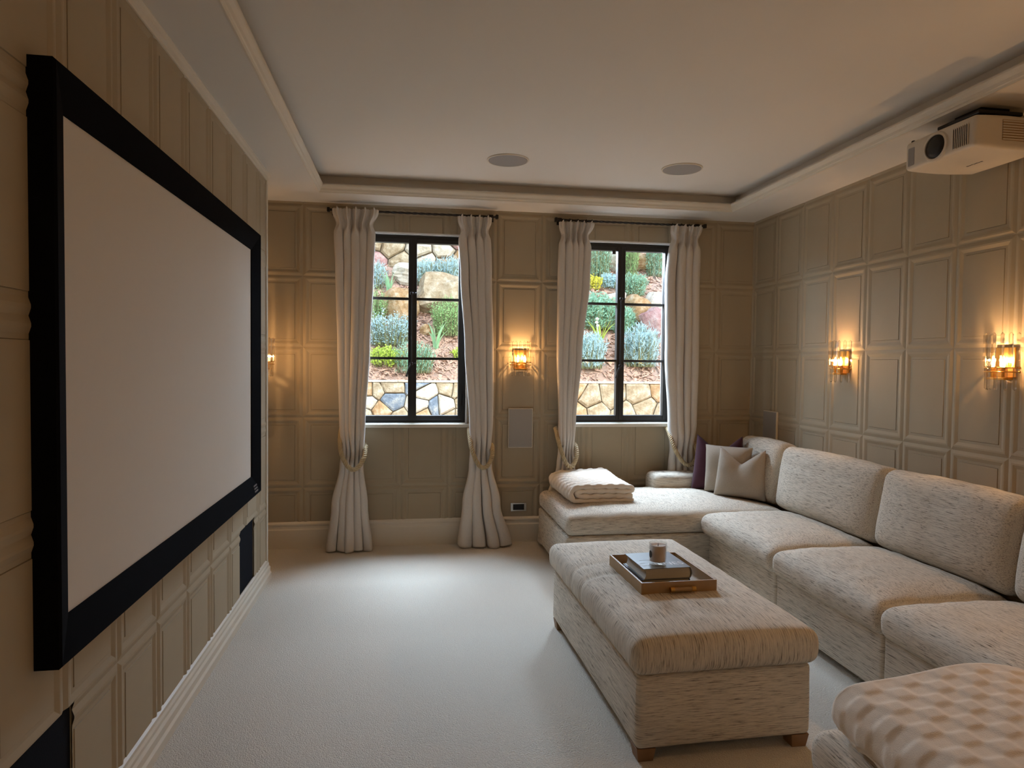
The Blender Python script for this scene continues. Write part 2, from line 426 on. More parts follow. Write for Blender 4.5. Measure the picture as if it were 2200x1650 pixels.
# moulded panels, each its own piece
PROF = [(0, .0), (.019, .0060), (.028, .0060), (.046, .000), (.060, .0), (.0610, -.0028), (.0625, .0022)]
def panel_mesh(wd, ht, clips=None, name='panel'):
    def one():
        v = []; f = []
        for d, z in PROF:
            a, b = wd / 2 - d, ht / 2 - d
            v += [(-a, -z, -b), (a, -z, -b), (a, -z, b), (-a, -z, b)]
        for i in range(len(PROF) - 1):
            for k in range(4):
                j = (k + 1) % 4
                f.append((i * 4 + k, i * 4 + j, i * 4 + 4 + j, i * 4 + 4 + k))
        n = (len(PROF) - 1) * 4; f.append((n, n + 1, n + 2, n + 3))
        return v, f
    me = bpy.data.meshes.new(name)
    if clips is None:
        v, f = one(); me.from_pydata(v, [], f)
    else:
        out = bmesh.new()
        for (u0, u1, v0, v1) in clips:
            v, f = one(); t = bpy.data.meshes.new('t'); t.from_pydata(v, [], f)
            bm = bmesh.new(); bm.from_mesh(t)
            for co, no in (((u0, 0, 0), (-1, 0, 0)), ((u1, 0, 0), (1, 0, 0)), ((0, 0, v0), (0, 0, -1)), ((0, 0, v1), (0, 0, 1))):
                bmesh.ops.bisect_plane(bm, geom=bm.verts[:] + bm.edges[:] + bm.faces[:], plane_co=co, plane_no=no, clear_outer=True, dist=1e-6)
            bm.to_mesh(t); bm.free(); out.from_mesh(t); bpy.data.meshes.remove(t)
        out.to_mesh(me); out.free()
    me.materials.append(M['paper']); return me

RAILS = [-.075, .485, 1.045, 1.605, 2.165, 2.725, 3.285]
def panel_wall(wall, u_lines, allowed, holes, place, rz, flip):
    cache = {}
    for i in range(len(u_lines) - 1):
        for j in range(len(RAILS) - 1):
            a, b, c, d = u_lines[i], u_lines[i + 1], RAILS[j], RAILS[j + 1]
            A, B, Cc, D = max(a, allowed[0]), min(b, allowed[1]), max(c, allowed[2]), min(d, allowed[3])
            if B - A < .012 or D - Cc < .012: continue
            rects = [(A, B, Cc, D)]
            for h in holes:
                nr = []
                for (p, q, r_, s) in rects:
                    if q <= h[0] or p >= h[1] or s <= h[2] or r_ >= h[3]: nr.append((p, q, r_, s)); continue
                    if p < h[0]: nr.append((p, h[0], r_, s))
                    if q > h[1]: nr.append((h[1], q, r_, s))
                    p2, q2 = max(p, h[0]), min(q, h[1])
                    if r_ < h[2]: nr.append((p2, q2, r_, h[2]))
                    if s > h[3]: nr.append((p2, q2, h[3], s))
                rects = nr
            if not rects: continue
            cu, cv = (a + b) / 2, (c + d) / 2
            full = len(rects) == 1 and rects[0] == (a, b, c, d)
            loc = [((p - cu) , (q - cu), r_ - cv, s - cv) for (p, q, r_, s) in rects]
            if flip: loc = [(-q, -p, r_, s) for (p, q, r_, s) in loc]
            key = 'full' if full else tuple(round(t, 4) for l in loc for t in l)
            if key not in cache: cache[key] = panel_mesh(b - a, d - c, None if full else loc)
            o = bpy.data.objects.new('panel', cache[key]); C.objects.link(o); o.parent = wall
            o.location = place(cu, cv); o.rotation_euler = (0, 0, rz)
def lines(start, step, lo, hi):
    k = math.floor((lo - start) / step); out = []
    while start + k * step < hi + step: out.append(start + k * step); k += 1
    return out
panel_wall(wall_far, lines(-.812, .3845, XB, XR), (XB, XR, .19, ZS), (W1, W2), lambda u, v: (u, YF, v), 0, False)
panel_wall(wall_right, lines(5.135, .3655, .9, YF), (.9, YF, .1, ZS), (), lambda u, v: (XR, u, v), -pi / 2, True)
panel_wall(wall_screen, lines(2.03, .3585, .6, Y_END), (.6, Y_END - .022, .1, ZS), HOLES, lambda u, v: (XL, u, v), pi / 2, False)
panel_wall(wall_left, [4.30, 4.66, 5.02, 5.38, 5.74], (Y_END, YF, .19, ZS), (), lambda u, v: (XB, u, v), pi / 2, False)

# baseboards and trims
def extr(prof, axis, a, b): return MB().prism(prof, axis, a, b)
bp = lambda y, s: [(y, 0), (y + s * .022, 0), (y + s * .022, .150), (y + s * .017, .158), (y + s * .014, .176), (y + s * .018, .186), (y + s * .018, .196), (y + s * .006, .212), (y, .214)]
struct(extr([(q, z) for q, z in bp(YF, -1)], 'x', XB, XR).obj('baseboard_far', 'white'))
struct(MB().prism([(q, z) for q, z in bp(XR, -1)], 'y', YB, YF).obj('baseboard_right', 'white'))
lp = [(XL, 0), (XL + .034, 0), (XL + .034, .036), (XL + .026, .046), (XL + .026, .074), (XL + .018, .084), (XL + .018, .098), (XL + .012, .108), (XL + .012, .122), (XL, .128)]
struct(MB().prism(lp, 'y', YB, Y_END + .015).obj('baseboard_left', 'white'))
cp = [(XL, ZS - .038), (XL + .012, ZS - .038), (XL + .014, ZS - .028), (XL + .024, ZS - .022), (XL + .028, ZS - .008), (XL + .034, ZS - .004), (XL + .034, ZS), (XL, ZS)]
struct(MB().prism(cp, 'y', YB, Y_END).obj('trim_2', 'white'), 'small cornice along the top of the screen wall')
e = MB().box(XB, XL + .012, Y_END - .004, Y_END + .012, .0, ZS); e.box(XL - .002, XL + .012, Y_END - .024, Y_END + .0, .12, ZS - .03)
struct(e.obj('trim_3', 'white', bevel=.002), 'white edge strip at the free end of the screen wall')

# ---------------------------------------------------------------- windows
def window(idx, q, mx):
    x0, x1, z0, z1 = q
    w = struct(empty('window_%d' % idx, (0, 0, 0)), 'dark metal six-pane casement window in a white reveal')
    fy0, fy1 = YF + .045, YF + .11
    rv = MB(); t = .012
    ya, yb = YF - .004, YF + T + .03
    rv.box(x0, x0 + t, ya, yb, z0, z1); rv.box(x1 - t, x1, ya, yb, z0, z1); rv.box(x0, x1, ya, yb, z1 - t, z1); rv.box(x0, x1, ya, yb, z0, z0 + t)
    rv.obj('reveal', 'reveal', w)
    MB().box(x0 - .02, x1 + .02, YF - .035, YF + .05, z0 - .022, z0 + .006).obj('sill', 'white', w, bevel=.004)
    a, b, c, d = x0 + .014, x1 - .014, z0 + .012, z1 - .014
    f = MB(); ft = .032
    f.box(a, a + ft, fy0, fy1, c, d); f.box(b - ft, b, fy0, fy1, c, d); f.box(a + ft, b - ft, fy0, fy1, c, c + ft - .008); f.box(a + ft, b - ft, fy0, fy1, d - ft, d)
    f.obj('window_frame', 'frame', w, bevel=.002)
    zt, zb = d - ft + .004, c + ft - .010
    for s, (l, r) in enumerate(((a + ft - .006, mx - .001), (mx + .001, b - ft + .006))):
        st = .033
        g = MB(); y0, y1 = fy0 - .012, fy1 - .02
        g.box(l, l + st, y0, y1, zb, zt); g.box(r - st, r, y0, y1, zb, zt); g.box(l + st, r - st, y0, y1, zb, zb + st + .004); g.box(l + st, r - st, y0, y1, zt - st, zt)
        leaf = g.obj('casement', 'frame', w, bevel=.003)
        bars = (1.523, 2.008)
        for zz in bars: MB().box(l + st, r - st, y0 + .008, y1 - .008, zz - .010, zz + .010).obj('glazing_bar', 'frame', leaf)
        hs = [zb + st + .004, bars[0] - .01, bars[0] + .01, bars[1] - .01, bars[1] + .01, zt - st]
        for k in range(3): MB().box(l + st, r - st, y0 + .025, y0 + .029, hs[2 * k], hs[2 * k + 1]).obj('pane', 'pane', leaf)
        if s:
            for hz in (1.19,): MB().box(b - .02, b - .006, y0 - .01, y0 + .004, hz - .05, hz + .05).obj('hinge', 'frame', leaf, bevel=.003)
        else:
            rod = MB().tube([(mx - .004, y0 - .012, 1.49), (mx - .004, y0 - .012, 2.06)], .006, 8)
            rod.obj('bolt_rod', 'frame', leaf)
            for hz in (1.48, 2.05):
                k = MB().lathe([(.002, -.014), (.012, -.010), (.014, 0), (.012, .010), (.002, .014)], mx - .008, y0 - .020, hz, 12)
                k.tube([(mx - .004, y0 - .014, hz + .002), (mx + .030, y0 - .016, hz + .002)], .005, 8)
                k.obj('catch', 'iron', leaf, smooth=True)
            MB().tube([(mx - .010, y0 - .02, 1.475), (mx - .030, y0 - .035, 1.44), (mx - .046, y0 - .032, 1.375)], [.007, .006, .008], 8).obj('handle', 'frame', leaf, smooth=True)
            MB().box(mx - .009, mx + .009, y0 - .006, y0 + .001, zb, zt).obj('meeting_bar', 'frame', leaf, bevel=.002)
            if idx == 2: MB().box(mx - .085, mx - .055, y0 - .004, y0 + .012, zt - st - .03, zt - st + .01).obj('stay', 'frame', leaf, bevel=.004)
window(1, W1, .044); window(2, W2, 1.806)

# ---------------------------------------------------------------- projection screen
sc = thing('projection_screen', 'large white projection screen in a wide black velvet frame on the left wall', 'projection screen', (XL, 1.88, .69))
SY, SZ = 2.43, 1.568
bo = .108; zo, zi = .068, .036
v = []
for (d, x) in ((0, .0), (0, zo - .006), (.006, zo), (bo, zi), (bo, .015)):
    v += [(x, d, d), (x, SY - d, d), (x, SY - d, SZ - d), (x, d, SZ - d)]
f = []
for i in range(4):
    for k in range(4): f.append((i * 4 + k, i * 4 + (k + 1) % 4, i * 4 + 4 + (k + 1) % 4, i * 4 + 4 + k))
fr = MB().add(v, f).obj('frame', 'black_velvet', sc)
MB().box(.015, .030, bo - .02, SY - bo + .02, bo - .02, SZ - bo + .02).obj('screen_surface', 'screen', sc)
for zz in (.05, SZ - .10): MB().box(-.004, .03, .05, SY - .05, zz, zz + .05).obj('mounting_rail', 'black_velvet', sc)
lg = MB()
for k in range(3): lg.box(.0625 - k * .004, .0655 - k * .004, SY - .155, SY - .075, .020 + k * .016, .029 + k * .016)
lg.obj('maker_badge', 'logo', fr)

# black cloth speaker covers low in the screen wall
for h, lab in zip(HOLES, ('black cloth speaker cover set low in the left wall, nearest the camera', 'black cloth speaker cover low in the left wall, below the screen far end')):
    m = MB()
    m.box(XL - .05, XL - .006, h[0] + .001, h[1] - .001, h[2], h[3] - .001)
    tag(m.obj('speaker_cover', 'black_cloth'), lab, 'speaker cover', 'black speaker covers in the left wall')

# ---------------------------------------------------------------- wall speakers, outlet, ceiling speakers
def wall_speaker(place, lab, wd, ht):
    t = thing('wall_speaker', lab, 'speaker', group='flush wall speakers')
    t.matrix_world = place
    MB().box(-wd / 2, wd / 2, -.016, 0, -ht / 2, ht / 2).obj('rim', 'white', t, bevel=.002)
    MB().box(-wd / 2 + .005, wd / 2 - .005, -.019, -.014, -ht / 2 + .005, ht / 2 - .005).obj('grille', 'grille', t, bevel=.002)
    return t
wall_speaker(Matrix.Translation((.938, YF - .004, .955)), 'rectangular grey speaker set flush in the far wall between the two windows', .205, .328)
wall_speaker(Matrix.Translation((XR - .004, 5.165, .955)) @ Matrix.Rotation(-pi / 2, 4, 'Z'), 'rectangular grey speaker in the right wall behind the corner of the sofa', .205, .33)
t = thing('wall_socket', 'brushed metal wall socket with a dark insert low between the windows', 'socket', (.930, YF - .001, .293))
MB().box(-.067, .067, -.012, 0, -.036, .036).obj('plate', 'chrome', t, bevel=.003)
MB().box(-.047, .047, -.015, -.011, -.024, .024).obj('insert', 'darkplastic', t, bevel=.002)
sp0 = None
for (x, y, lab) in ((.672, 4.575, 'round flush ceiling speaker left, above the first window'), (1.905, 4.545, 'round flush ceiling speaker right, above the second window')):
    t = thing('ceiling_speaker', lab, 'speaker', (x, y, ZC), 0, 'round ceiling speakers')
    MB().lathe([(.132, 0), (.132, -.006), (.136, -.009), (.142, -.007), (.143, 0)], n=48).obj('rim', 'white', t)
    MB().lathe([(.128, 0), (.133, -.004), (.130, -.0085), (.02, -.0095)], n=48).obj('grille', 'grille', t)

# ---------------------------------------------------------------- curtains, rods, tiebacks
def lerp(tab, z):
    for i in range(len(tab) - 1):
        a, b = tab[i], tab[i + 1]
        if a[0] >= z >= b[0]:
            t = (a[0] - z) / (a[0] - b[0]) if a[0] != b[0] else 0
            t = t * t * (3 - 2 * t)
            return [a[k] + (b[k] - a[k]) * t for k in range(1, len(a))]
    return list(tab[-1][1:]) if z < tab[-1][0] else list(tab[0][1:])

def curtain(label, tab, ztop, nf, seed):
    rnd = random.Random(seed)
    NZ, NS = 130, 44 * nf
    ph = [rnd.uniform(-.22, .22) for _ in range(nf)]; am = [rnd.uniform(.75, 1.2) for _ in range(nf)]
    # uneven pleat widths
    wts = [rnd.uniform(.8, 1.25) for _ in range(nf)]; cum = [0]
    for q in wts: cum.append(cum[-1] + q / sum(wts))
    v = []; f = []
    for i in range(NZ + 1):
        tt = i / NZ
        z = ztop - .22 * (i / 34) if i <= 34 else (ztop - .22) * (1 - (i - 34) / (NZ - 34))
        xl, xr = lerp(tab, z)
        wdt = xr - xl
        dz = ztop - z
        head = max(0, 1 - dz / .10); pinch = exp(-((dz - .115) / .045) ** 2)
        low = max(0, min(1, (.62 - z) / .6))
        waist = exp(-((z - .76) / .16) ** 2)
        amp = (.017 + .016 * min(1, dz / .4) + .010 * low) * (1 - .30 * waist)
        for j in range(NS + 1):
            s = j / NS
            k = min(nf - 1, max(0, next((q for q in range(nf) if s <= cum[q + 1] + 1e-9), nf - 1)))
            u = (s - cum[k]) / (cum[k + 1] - cum[k])
            d = u - .5
            g = exp(-(d / .20) ** 2)
            # gather each pleat to a point at the pinch line, fan it open above
            dd = d * (1 - .72 * pinch * exp(-(d / .30) ** 2))
            ss = cum[k] + (dd + .5) * (cum[k + 1] - cum[k])
            sw = .007 * sin(z * 2.3 + k * 1.7 + ph[k] * 9) * min(1, dz / .5) * (1 - waist)
            x = xl + wdt * ss + sw * sin(pi * s)
            c = cos(2 * pi * d)
            shape = 2 * abs(cos(pi * d)) ** (.62 + 5 * pinch * min(1, dz / .08) + 1.2 * head) - 1
            y = -amp * am[k] * shape
            y += .010 * sin(z * 5 + k * 2.1 + seed) * low * sin(2 * pi * d)
            y -= (head * 1.2 + pinch * .2) * .017 * cos(6 * pi * d) * g; x += (.5 - s) * .035 * pinch
            x += .012 * (1 - waist) * sin(2 * pi * d) * min(1, dz / .3)
            y -= .030 * exp(-((z - .88) / .10) ** 2) * sin(pi * s)
            y -= .05 * low * sin(pi * s) ** .5 if 0 < s < 1 else 0
            x += .003 * noise.noise(Vector((x * 8, z * 2.2, seed)))
            y += .005 * noise.noise(Vector((x * 11, z * 1.7, seed + 9)))
            zz = z
            if i == 0: zz += .008 * cos(6 * pi * d) * g - .006 * abs(d)
            if i == NZ: zz = max(.002, .004 + .012 * sin(7 * s + seed) ** 2)
            v.append((x, 5.415 + y, zz))
    for i in range(NZ):
        for j in range(NS):
            a = i * (NS + 1) + j
            f.append((a, a + NS + 1, a + NS + 2, a + 1))
    o = MB().add(v, f).obj('curtain', 'curtain', None, smooth=True, fix=False)
    sm = o.modifiers.new('thickness', 'SOLIDIFY'); sm.thickness = .004; sm.offset = 0
    tag(o, label, 'curtain', 'cream pinch-pleat curtains')
    return o
c1 = [(2.68, -.580, -.225), (2.54, -.568, -.250), (2.2, -.552, -.262), (1.6, -.535, -.290), (1.0, -.515, -.325), (.78, -.505, -.330), (.66, -.520, -.335), (.35, -.575, -.300), (0, -.615, -.262)]
c2 = [(2.68, .392, .672), (2.54, .402, .665), (2.2, .425, .672), (1.6, .462, .690), (1.0, .505, .690), (.78, .512, .682), (.66, .505, .690), (.35, .455, .760), (0, .418, .862)]
c3 = [(2.68, 1.222, 1.530), (2.54, 1.225, 1.500), (2.2, 1.223, 1.485), (1.6, 1.225, 1.425), (1.0, 1.245, 1.375), (.78, 1.245, 1.372), (.66, 1.235, 1.380), (.35, 1.15, 1.43), (0, 1.08, 1.48)]
c4 = [(2.68, 2.188, 2.470), (2.54, 2.178, 2.450), (2.2, 2.150, 2.445), (1.6, 2.160, 2.448), (1.0, 2.195, 2.440), (.78, 2.215, 2.418), (.66, 2.205, 2.425), (.35, 2.17, 2.47), (0, 2.12, 2.53)]
curtain('cream linen curtain left of the first window, leftmost of the four', c1, 2.685, 5, 3)
curtain('cream linen curtain right of the first window, flaring wide at the floor', c2, 2.665, 4, 8)
curtain('cream linen curtain left of the second window behind the folded white throw', c3, 2.655, 5, 14)
curtain('cream linen curtain right of the second window behind the sofa arm', c4, 2.665, 4, 21)

def rope(label, x0, x1, seed):
    w = x1 - x0
    P = [(x0 - .012, 5.505, .955), (x0 - .014, 5.45, .925), (x0 - .012, 5.385, .86), (x0 + .004, 5.335, .78), (x0 + .25 * w, 5.318, .70), (x0 + .52 * w, 5.312, .658), (x0 + .80 * w, 5.322, .672), (x1 + .008, 5.350, .74), (x1 + .016, 5.40, .80), (x1 + .010, 5.46, .83), (x0 + .5 * w, 5.500, .88)]
    path = catmull(P, 14)
    m = MB(); L = 0; acc = [0]
    for a, b in zip(path, path[1:]): L += (b - a).length; acc.append(L)
    for st in range(3):
        pts = []
        for i, p in enumerate(path):
            d = (path[min(i + 1, len(path) - 1)] - path[max(0, i - 1)]).normalized()
            a = d.cross(Vector((.3, 1, .2))).normalized(); b = d.cross(a).normalized()
            th = acc[i] / .052 * 2 * pi + st * 2 * pi / 3
            pts.append(p + (a * cos(th) + b * sin(th)) * .0095)
        m.tube(pts, .0095, 7)
    return tag(m.obj('curtain_tieback', 'rope', None, smooth=True), label, 'tieback', 'twisted rope tiebacks')
rope('twisted gold rope tieback on the leftmost curtain', -.500, -.335, 1)
rope('twisted gold rope tieback on the curtain right of the first window', .520, .672, 2)
rope('twisted gold rope tieback on the curtain behind the folded white throw', 1.245, 1.372, 3)
rope('twisted gold rope tieback on the rightmost curtain above the sofa arm', 2.222, 2.418, 4)

def curtain_rod(label, a, b, rings):
    t = thing('curtain_rod', label, 'curtain rod', (0, 0, 0), 0, 'twisted iron curtain rods')
    m = MB(); z = 2.676; y = 5.455
    n = 90; v = []; f = []
    for i in range(n + 1):
        th = i * .42; x = a + (b - a) * i / n
        v += [(x, y + .0095 * cos(th + k * pi / 2), z + .0095 * sin(th + k * pi / 2)) for k in range(4)]
    for i in range(n):
        for k in range(4): f.append((i * 4 + k, i * 4 + (k + 1) % 4, i * 4 + 4 + (k + 1) % 4, i * 4 + 4 + k))
    f += [(3, 2, 1, 0), (n * 4, n * 4 + 1, n * 4 + 2, n * 4 + 3)]
    m.add(v, f); m.obj('rod', 'iron', t)
    for e in (a, b):
        s = -1 if e == a else 1
        MB().box(min(e, e + s * .022), max(e, e + s * .022), y - .017, y + .017, z - .017, z + .017).obj('finial', 'iron', t, bevel=.004)
    for e in (a + .03, b - .03): MB().box(e - .006, e + .006, y, YF, z - .008, z + .008).box(e - .02, e + .02, YF - .012, YF - .001, z - .03, z + .03).obj('bracket', 'iron', t, bevel=.002)
    for x in rings:
        ps = [(x, y + .017 * cos(q * pi / 6), z - .004 + .017 * sin(q * pi / 6)) for q in range(13)]
        MB().tube(ps, .0028, 6).obj('ring', 'iron', t, smooth=True)
curtain_rod('twisted black iron curtain rod above the left window', -.60, .704, [-.545, -.475, -.40, -.33, -.26, .43, .50, .57, .64])
curtain_rod('twisted black iron curtain rod above the right window', 1.215, 2.49, [1.25, 1.32, 1.39, 1.46, 1.51, 2.21, 2.29, 2.36, 2.44])

# ---------------------------------------------------------------- crystal wall sconces
def make_sconce():
    t = thing('wall_sconce', '', 'wall light')
    MB().box(-.058, .058, -.014, 0, -.075, .075).obj('backplate', 'brass', t, bevel=.003)
    MB().box(-.050, .050, -.062, -.012, -.088, -.076).obj('lamp_arm', 'brass', t, bevel=.002)
    for s in (-1, 1):
        MB().lathe([(.006, -.078), (.010, -.074), (.010, -.040), (.013, -.036), (.013, -.030), (.006, -.028)], s * .030, -.050, 0, 12).obj('lamp_holder', 'brass', t, smooth=False)
        b = MB().lathe([(.004, -.030), (.007, -.024), (.0105, -.008), (.0095, .008), (.005, .024), (.0015, .034)], s * .030, -.050, 0, 12).obj('bulb', 'bulb', t, smooth=True)
    for zz, rr in ((-.028, .084), (-.048, .084)):
        ps = [(-rr * cos(q * pi / 14), -.012 - .090 * sin(q * pi / 14), zz) for q in range(15)]
        m = MB().tube(ps, .0028, 6)
        for e in (ps[0], ps[-1]): m.lathe([(.001, -.006), (.005, -.004), (.006, 0), (.005, .004), (.001, .006)], e[0], e[1], e[2], 8)
        m.obj('hoop', 'brass', t, smooth=True)
    def rodm(z0, z1, w):
        pr = [(w * .5 * cos(a), w * .42 * sin(a)) for a in [k * pi / 3 for k in range(6)]]
        v = []; f = []
        lv = [(z0, .10), (z0 + .010, 1.0), (z1 - .010, 1.0), (z1, .10)]
        for z, s in lv: v += [(x * s, y * s, z + (.005 * s if (z in (z0, z1)) else 0)) for x, y in pr]
        for i in range(3):
            for k in range(6): f.append((i * 6 + k, i * 6 + (k + 1) % 6, i * 6 + 6 + (k + 1) % 6, i * 6 + 6 + k))
        f += [tuple(range(6))[::-1], tuple(range(18, 24))]
        return MB().add(v, f).mesh('crystal_rod', 'crystal')
    up, dn = rodm(-.030, .148, .023), rodm(-.142, -.022, .021)
    for tier, (me, angs, rx, ry) in enumerate(((up, (2, 27, 52, 78, 102, 128, 153, 178), .078, .084), (dn, (8, 40, 72, 108, 140, 172), .071, .076))):
        for a in angs:
            o = bpy.data.objects.new('crystal_rod', me); C.objects.link(o); o.parent = t
            o.location = (rx * cos(R(a)), -.012 - ry * sin(R(a)), 0); o.rotation_euler = (0, 0, R(-a if a < 90 else 180 - a) + .2)
    return t
s0 = make_sconce(); first = True
SCONCES = [((.931, YF - .006, 1.528), 0, 'crystal rod wall light on the far wall between the two windows', 1.0),
           ((XB + .004, 5.215, 1.515), pi / 2, 'crystal rod wall light seen edge-on behind the end of the screen wall', 1.0),
           ((XR - .006, 4.238, 1.528), -pi / 2, 'crystal rod wall light on the right wall above the middle of the sofa', 1.0),
           ((XR - .006, 2.966, 1.528), -pi / 2, 'crystal rod wall light at the right edge of the picture, nearest the camera', 1.0),
           ((XR - .006, 1.70, 1.528), -pi / 2, 'crystal rod wall light on the right wall beyond the near throw', 1.9),
           ((XR - .006, .43, 1.528), -pi / 2, 'crystal rod wall light on the right wall level with the camera', 2.2),
           ((XL + .004, .60, 1.528), pi / 2, 'crystal rod wall light on the left wall before the near end of the screen', 1.0)]
for loc, rz, lab, pw in SCONCES:
    t = s0 if first else copy_tree(s0); first = False
    t.location = loc; t.rotation_euler = (0, 0, rz); t['label'] = lab; t['group'] = 'crystal wall lights'
    for s in (-1, 1):
        p = Matrix.Rotation(rz, 4, 'Z') @ Vector((s * .026, -.073, .010))
        lamp('bulb_light', 'POINT', Vector(loc) + p, BULB_W * pw, (1.0, 0.57, 0.25), shadow_soft_size=.006)

# ---------------------------------------------------------------- sectional sofa
sofa = thing('sectional_sofa', 'large U-shaped cream slub-weave sectional sofa along the right wall', 'sofa', (0, 0, 0))
def nz(x, y, z, s, seed): return noise.noise(Vector((x * s + seed, y * s, z * s)))
def part(name, mat, x0, x1, y0, y1, z0, z1, r, warp=None, n=(16, 16, 5), parent=sofa, rot=None):
    m = softbox(x1 - x0, y1 - y0, z1 - z0, r, n, warp)
    o = m.obj(name, mat, parent, smooth=True, fix=False)
    o.location = ((x0 + x1) / 2, (y0 + y1) / 2, z0)
    if rot: o.rotation_euler = rot
    return o
def base_warp(seed):
    def w(a, b, c, x, y, z): return (x + .003 * nz(x, y, z, 5, seed), y + .003 * nz(x, y, z, 5, seed + 3), z)
    return w
def seat_warp(crown, seed, side=.012):
    def w(a, b, c, x, y, z):
        top = max(0, c)
        k = (1 - a ** 4) * (1 - b ** 4)
        z2 = z + crown * k * top + .005 * top * nz(x, y, 0, 9, seed) + .003 * top * nz(x, y, 0, 22, seed)
        if c < 0: z2 = z
        ax, by = 1 - abs(c) ** 2, 0
        x2 = x + (side * ax * (1 if a > 0 else -1) * abs(a) ** 6)
        y2 = y + (side * ax * (1 if b > 0 else -1) * abs(b) ** 6)
        # small puckers along the boxed edge
        pk = .0025 * nz(0, y, z, 22, seed + 7) * abs(a) ** 12
        return (x2 + pk + .004 * nz(x, y, z, 7, seed + 2), y2 + .004 * nz(x, y, z, 7, seed + 5), z2)
    return w
bz0, bz1 = .035, .315
part('base', 'fab_h', 1.075, 2.88, 4.425, 5.40, bz0, bz1, .022, base_warp(1), (14, 10, 3))
part('base', 'fab_h', 2.10, 2.88, 3.548, 4.421, bz0, bz1, .022, base_warp(2), (8, 10, 3))
part('base', 'fab_h', 2.10, 2.88, 2.668, 3.545, bz0, bz1, .022, base_warp(3), (8, 10, 3))
part('base', 'fab_h', 2.10, 2.88, 1.77, 2.664, bz0, bz1, .022, base_warp(4), (8, 10, 3))
part('base', 'fab_h', 1.19, 2.88, .78, 1.752, bz0, bz1, .022, base_warp(5), (14, 10, 3))
part('seat_cushion', 'fab_y', 1.085, 2.70, 4.432, 5.395, bz1 - .002, .458, .045, seat_warp(.040, 11), (44, 28, 5))
part('seat_cushion', 'fab_y', 2.045, 2.72, 3.505, 4.425, bz1 - .002, .458, .045, seat_warp(.045, 12), (26, 32, 5))
part('seat_cushion', 'fab_y', 2.045, 2.72, 2.625, 3.498, bz1 - .002, .458, .045, seat_warp(.045, 13), (26, 32, 5))
part('seat_cushion', 'fab_y', 2.045, 2.72, 1.770, 2.618, bz1 - .002, .458, .045, seat_warp(.045, 14), (26, 32, 5))
part('seat_cushion', 'fab_y', 1.165, 2.70, .80, 1.760, bz1 - .002, .458, .045, seat_warp(.030, 15), (40, 26, 5))
part('back_frame', 'fab_h', 2.80, 2.955, .78, 5.46, bz0, .80, .04, None, (3, 30, 8))
part('arm', 'fab_h', 1.995, 2.86, 5.185, 5.452, bz0, .60, .055, None, (14, 6, 8))
for k, (ya, yb, zt) in enumerate(((4.575, 5.19, .915), (3.505, 4.555, .905), (2.605, 3.495, .905), (1.72, 2.595, .905))):
    def bw(a, b, c, x, y, z, k=k):
        edge = (1 - a * 0) * (1 - b ** 4) * (1 - c ** 4)
        x2 = x + (-.045 if a < 0 else .0) * edge * (1.2 if c < .3 else 1) + .006 * nz(x, y, z, 6, 30 + k)
        z2 = z + (.015 * (1 - b ** 2) * max(0, c) ** 3) + .004 * nz(y, z, x, 9, 40 + k)
        y2 = y + .008 * (1 - c ** 2) * b ** 5
        x2 += .006 * max(0, c) * nz(y, z, 0, 20, 50 + k)
        return (x2, y2, z2)
    o = part('back_cushion', 'fab_y', 2.655, 2.825, ya, yb, 0, zt - .455, .055, bw, (5, 30, 16))
    o.location.z = .458; o.rotation_euler = (0, R(9.5), 0)

# ---------------------------------------------------------------- ottoman
ott = thing('ottoman', 'large rectangular cream slub-weave ottoman in front of the sofa', 'ottoman', (1.203, 3.05, 0), R(1.2))
part('base', 'fab_h', -.36, .36, -.672, .672, .05, .335, .022, base_warp(9), (8, 14, 4), ott)
def ow(a, b, c, x, y, z):
    top = max(0, c); k = (1 - a ** 4) * (1 - b ** 6)
    z2 = z + (.028 * k * top if c > 0 else 0) + .003 * top * nz(x, y, 0, 10, 3)
    side = .010 * (1 - c ** 2)
    x2 = x + side * (1 if a > 0 else -1) * abs(a) ** 6 + .003 * nz(x, y, z, 8, 4)
    # a crease across the left edge where the filling dips
    dip = exp(-((y - .03) / .012) ** 2) + .6 * exp(-((y - .20) / .015) ** 2)
    if a < -.2: z2 -= .012 * dip * top * min(1, (-a - .2) * 1.6); x2 += .008 * dip * max(0, -a) ** 4
    return (x2, y + side * (1 if b > 0 else -1) * abs(b) ** 6, z2)
part('cushion', 'fab_ott', -.375, .375, -.690, .690, .333, .475, .040, ow, (24, 60, 5), ott)
for sx in (-1, 1):
    for sy in (-1, 1):
        cx, cy = sx * .318, sy * .63
        MB().add([(cx - .038, cy - .038, .052), (cx + .038, cy - .038, .052), (cx + .038, cy + .038, .052), (cx - .038, cy + .038, .052), (cx - .030, cy - .030, 0), (cx + .030, cy - .030, 0), (cx + .030, cy + .030, 0), (cx - .030, cy + .030, 0)],
                 [(0, 1, 2, 3), (7, 6, 5, 4), (0, 4, 5, 1), (1, 5, 6, 2), (2, 6, 7, 3), (3, 7, 4, 0)]).obj('foot', 'wood', ott, bevel=.002)

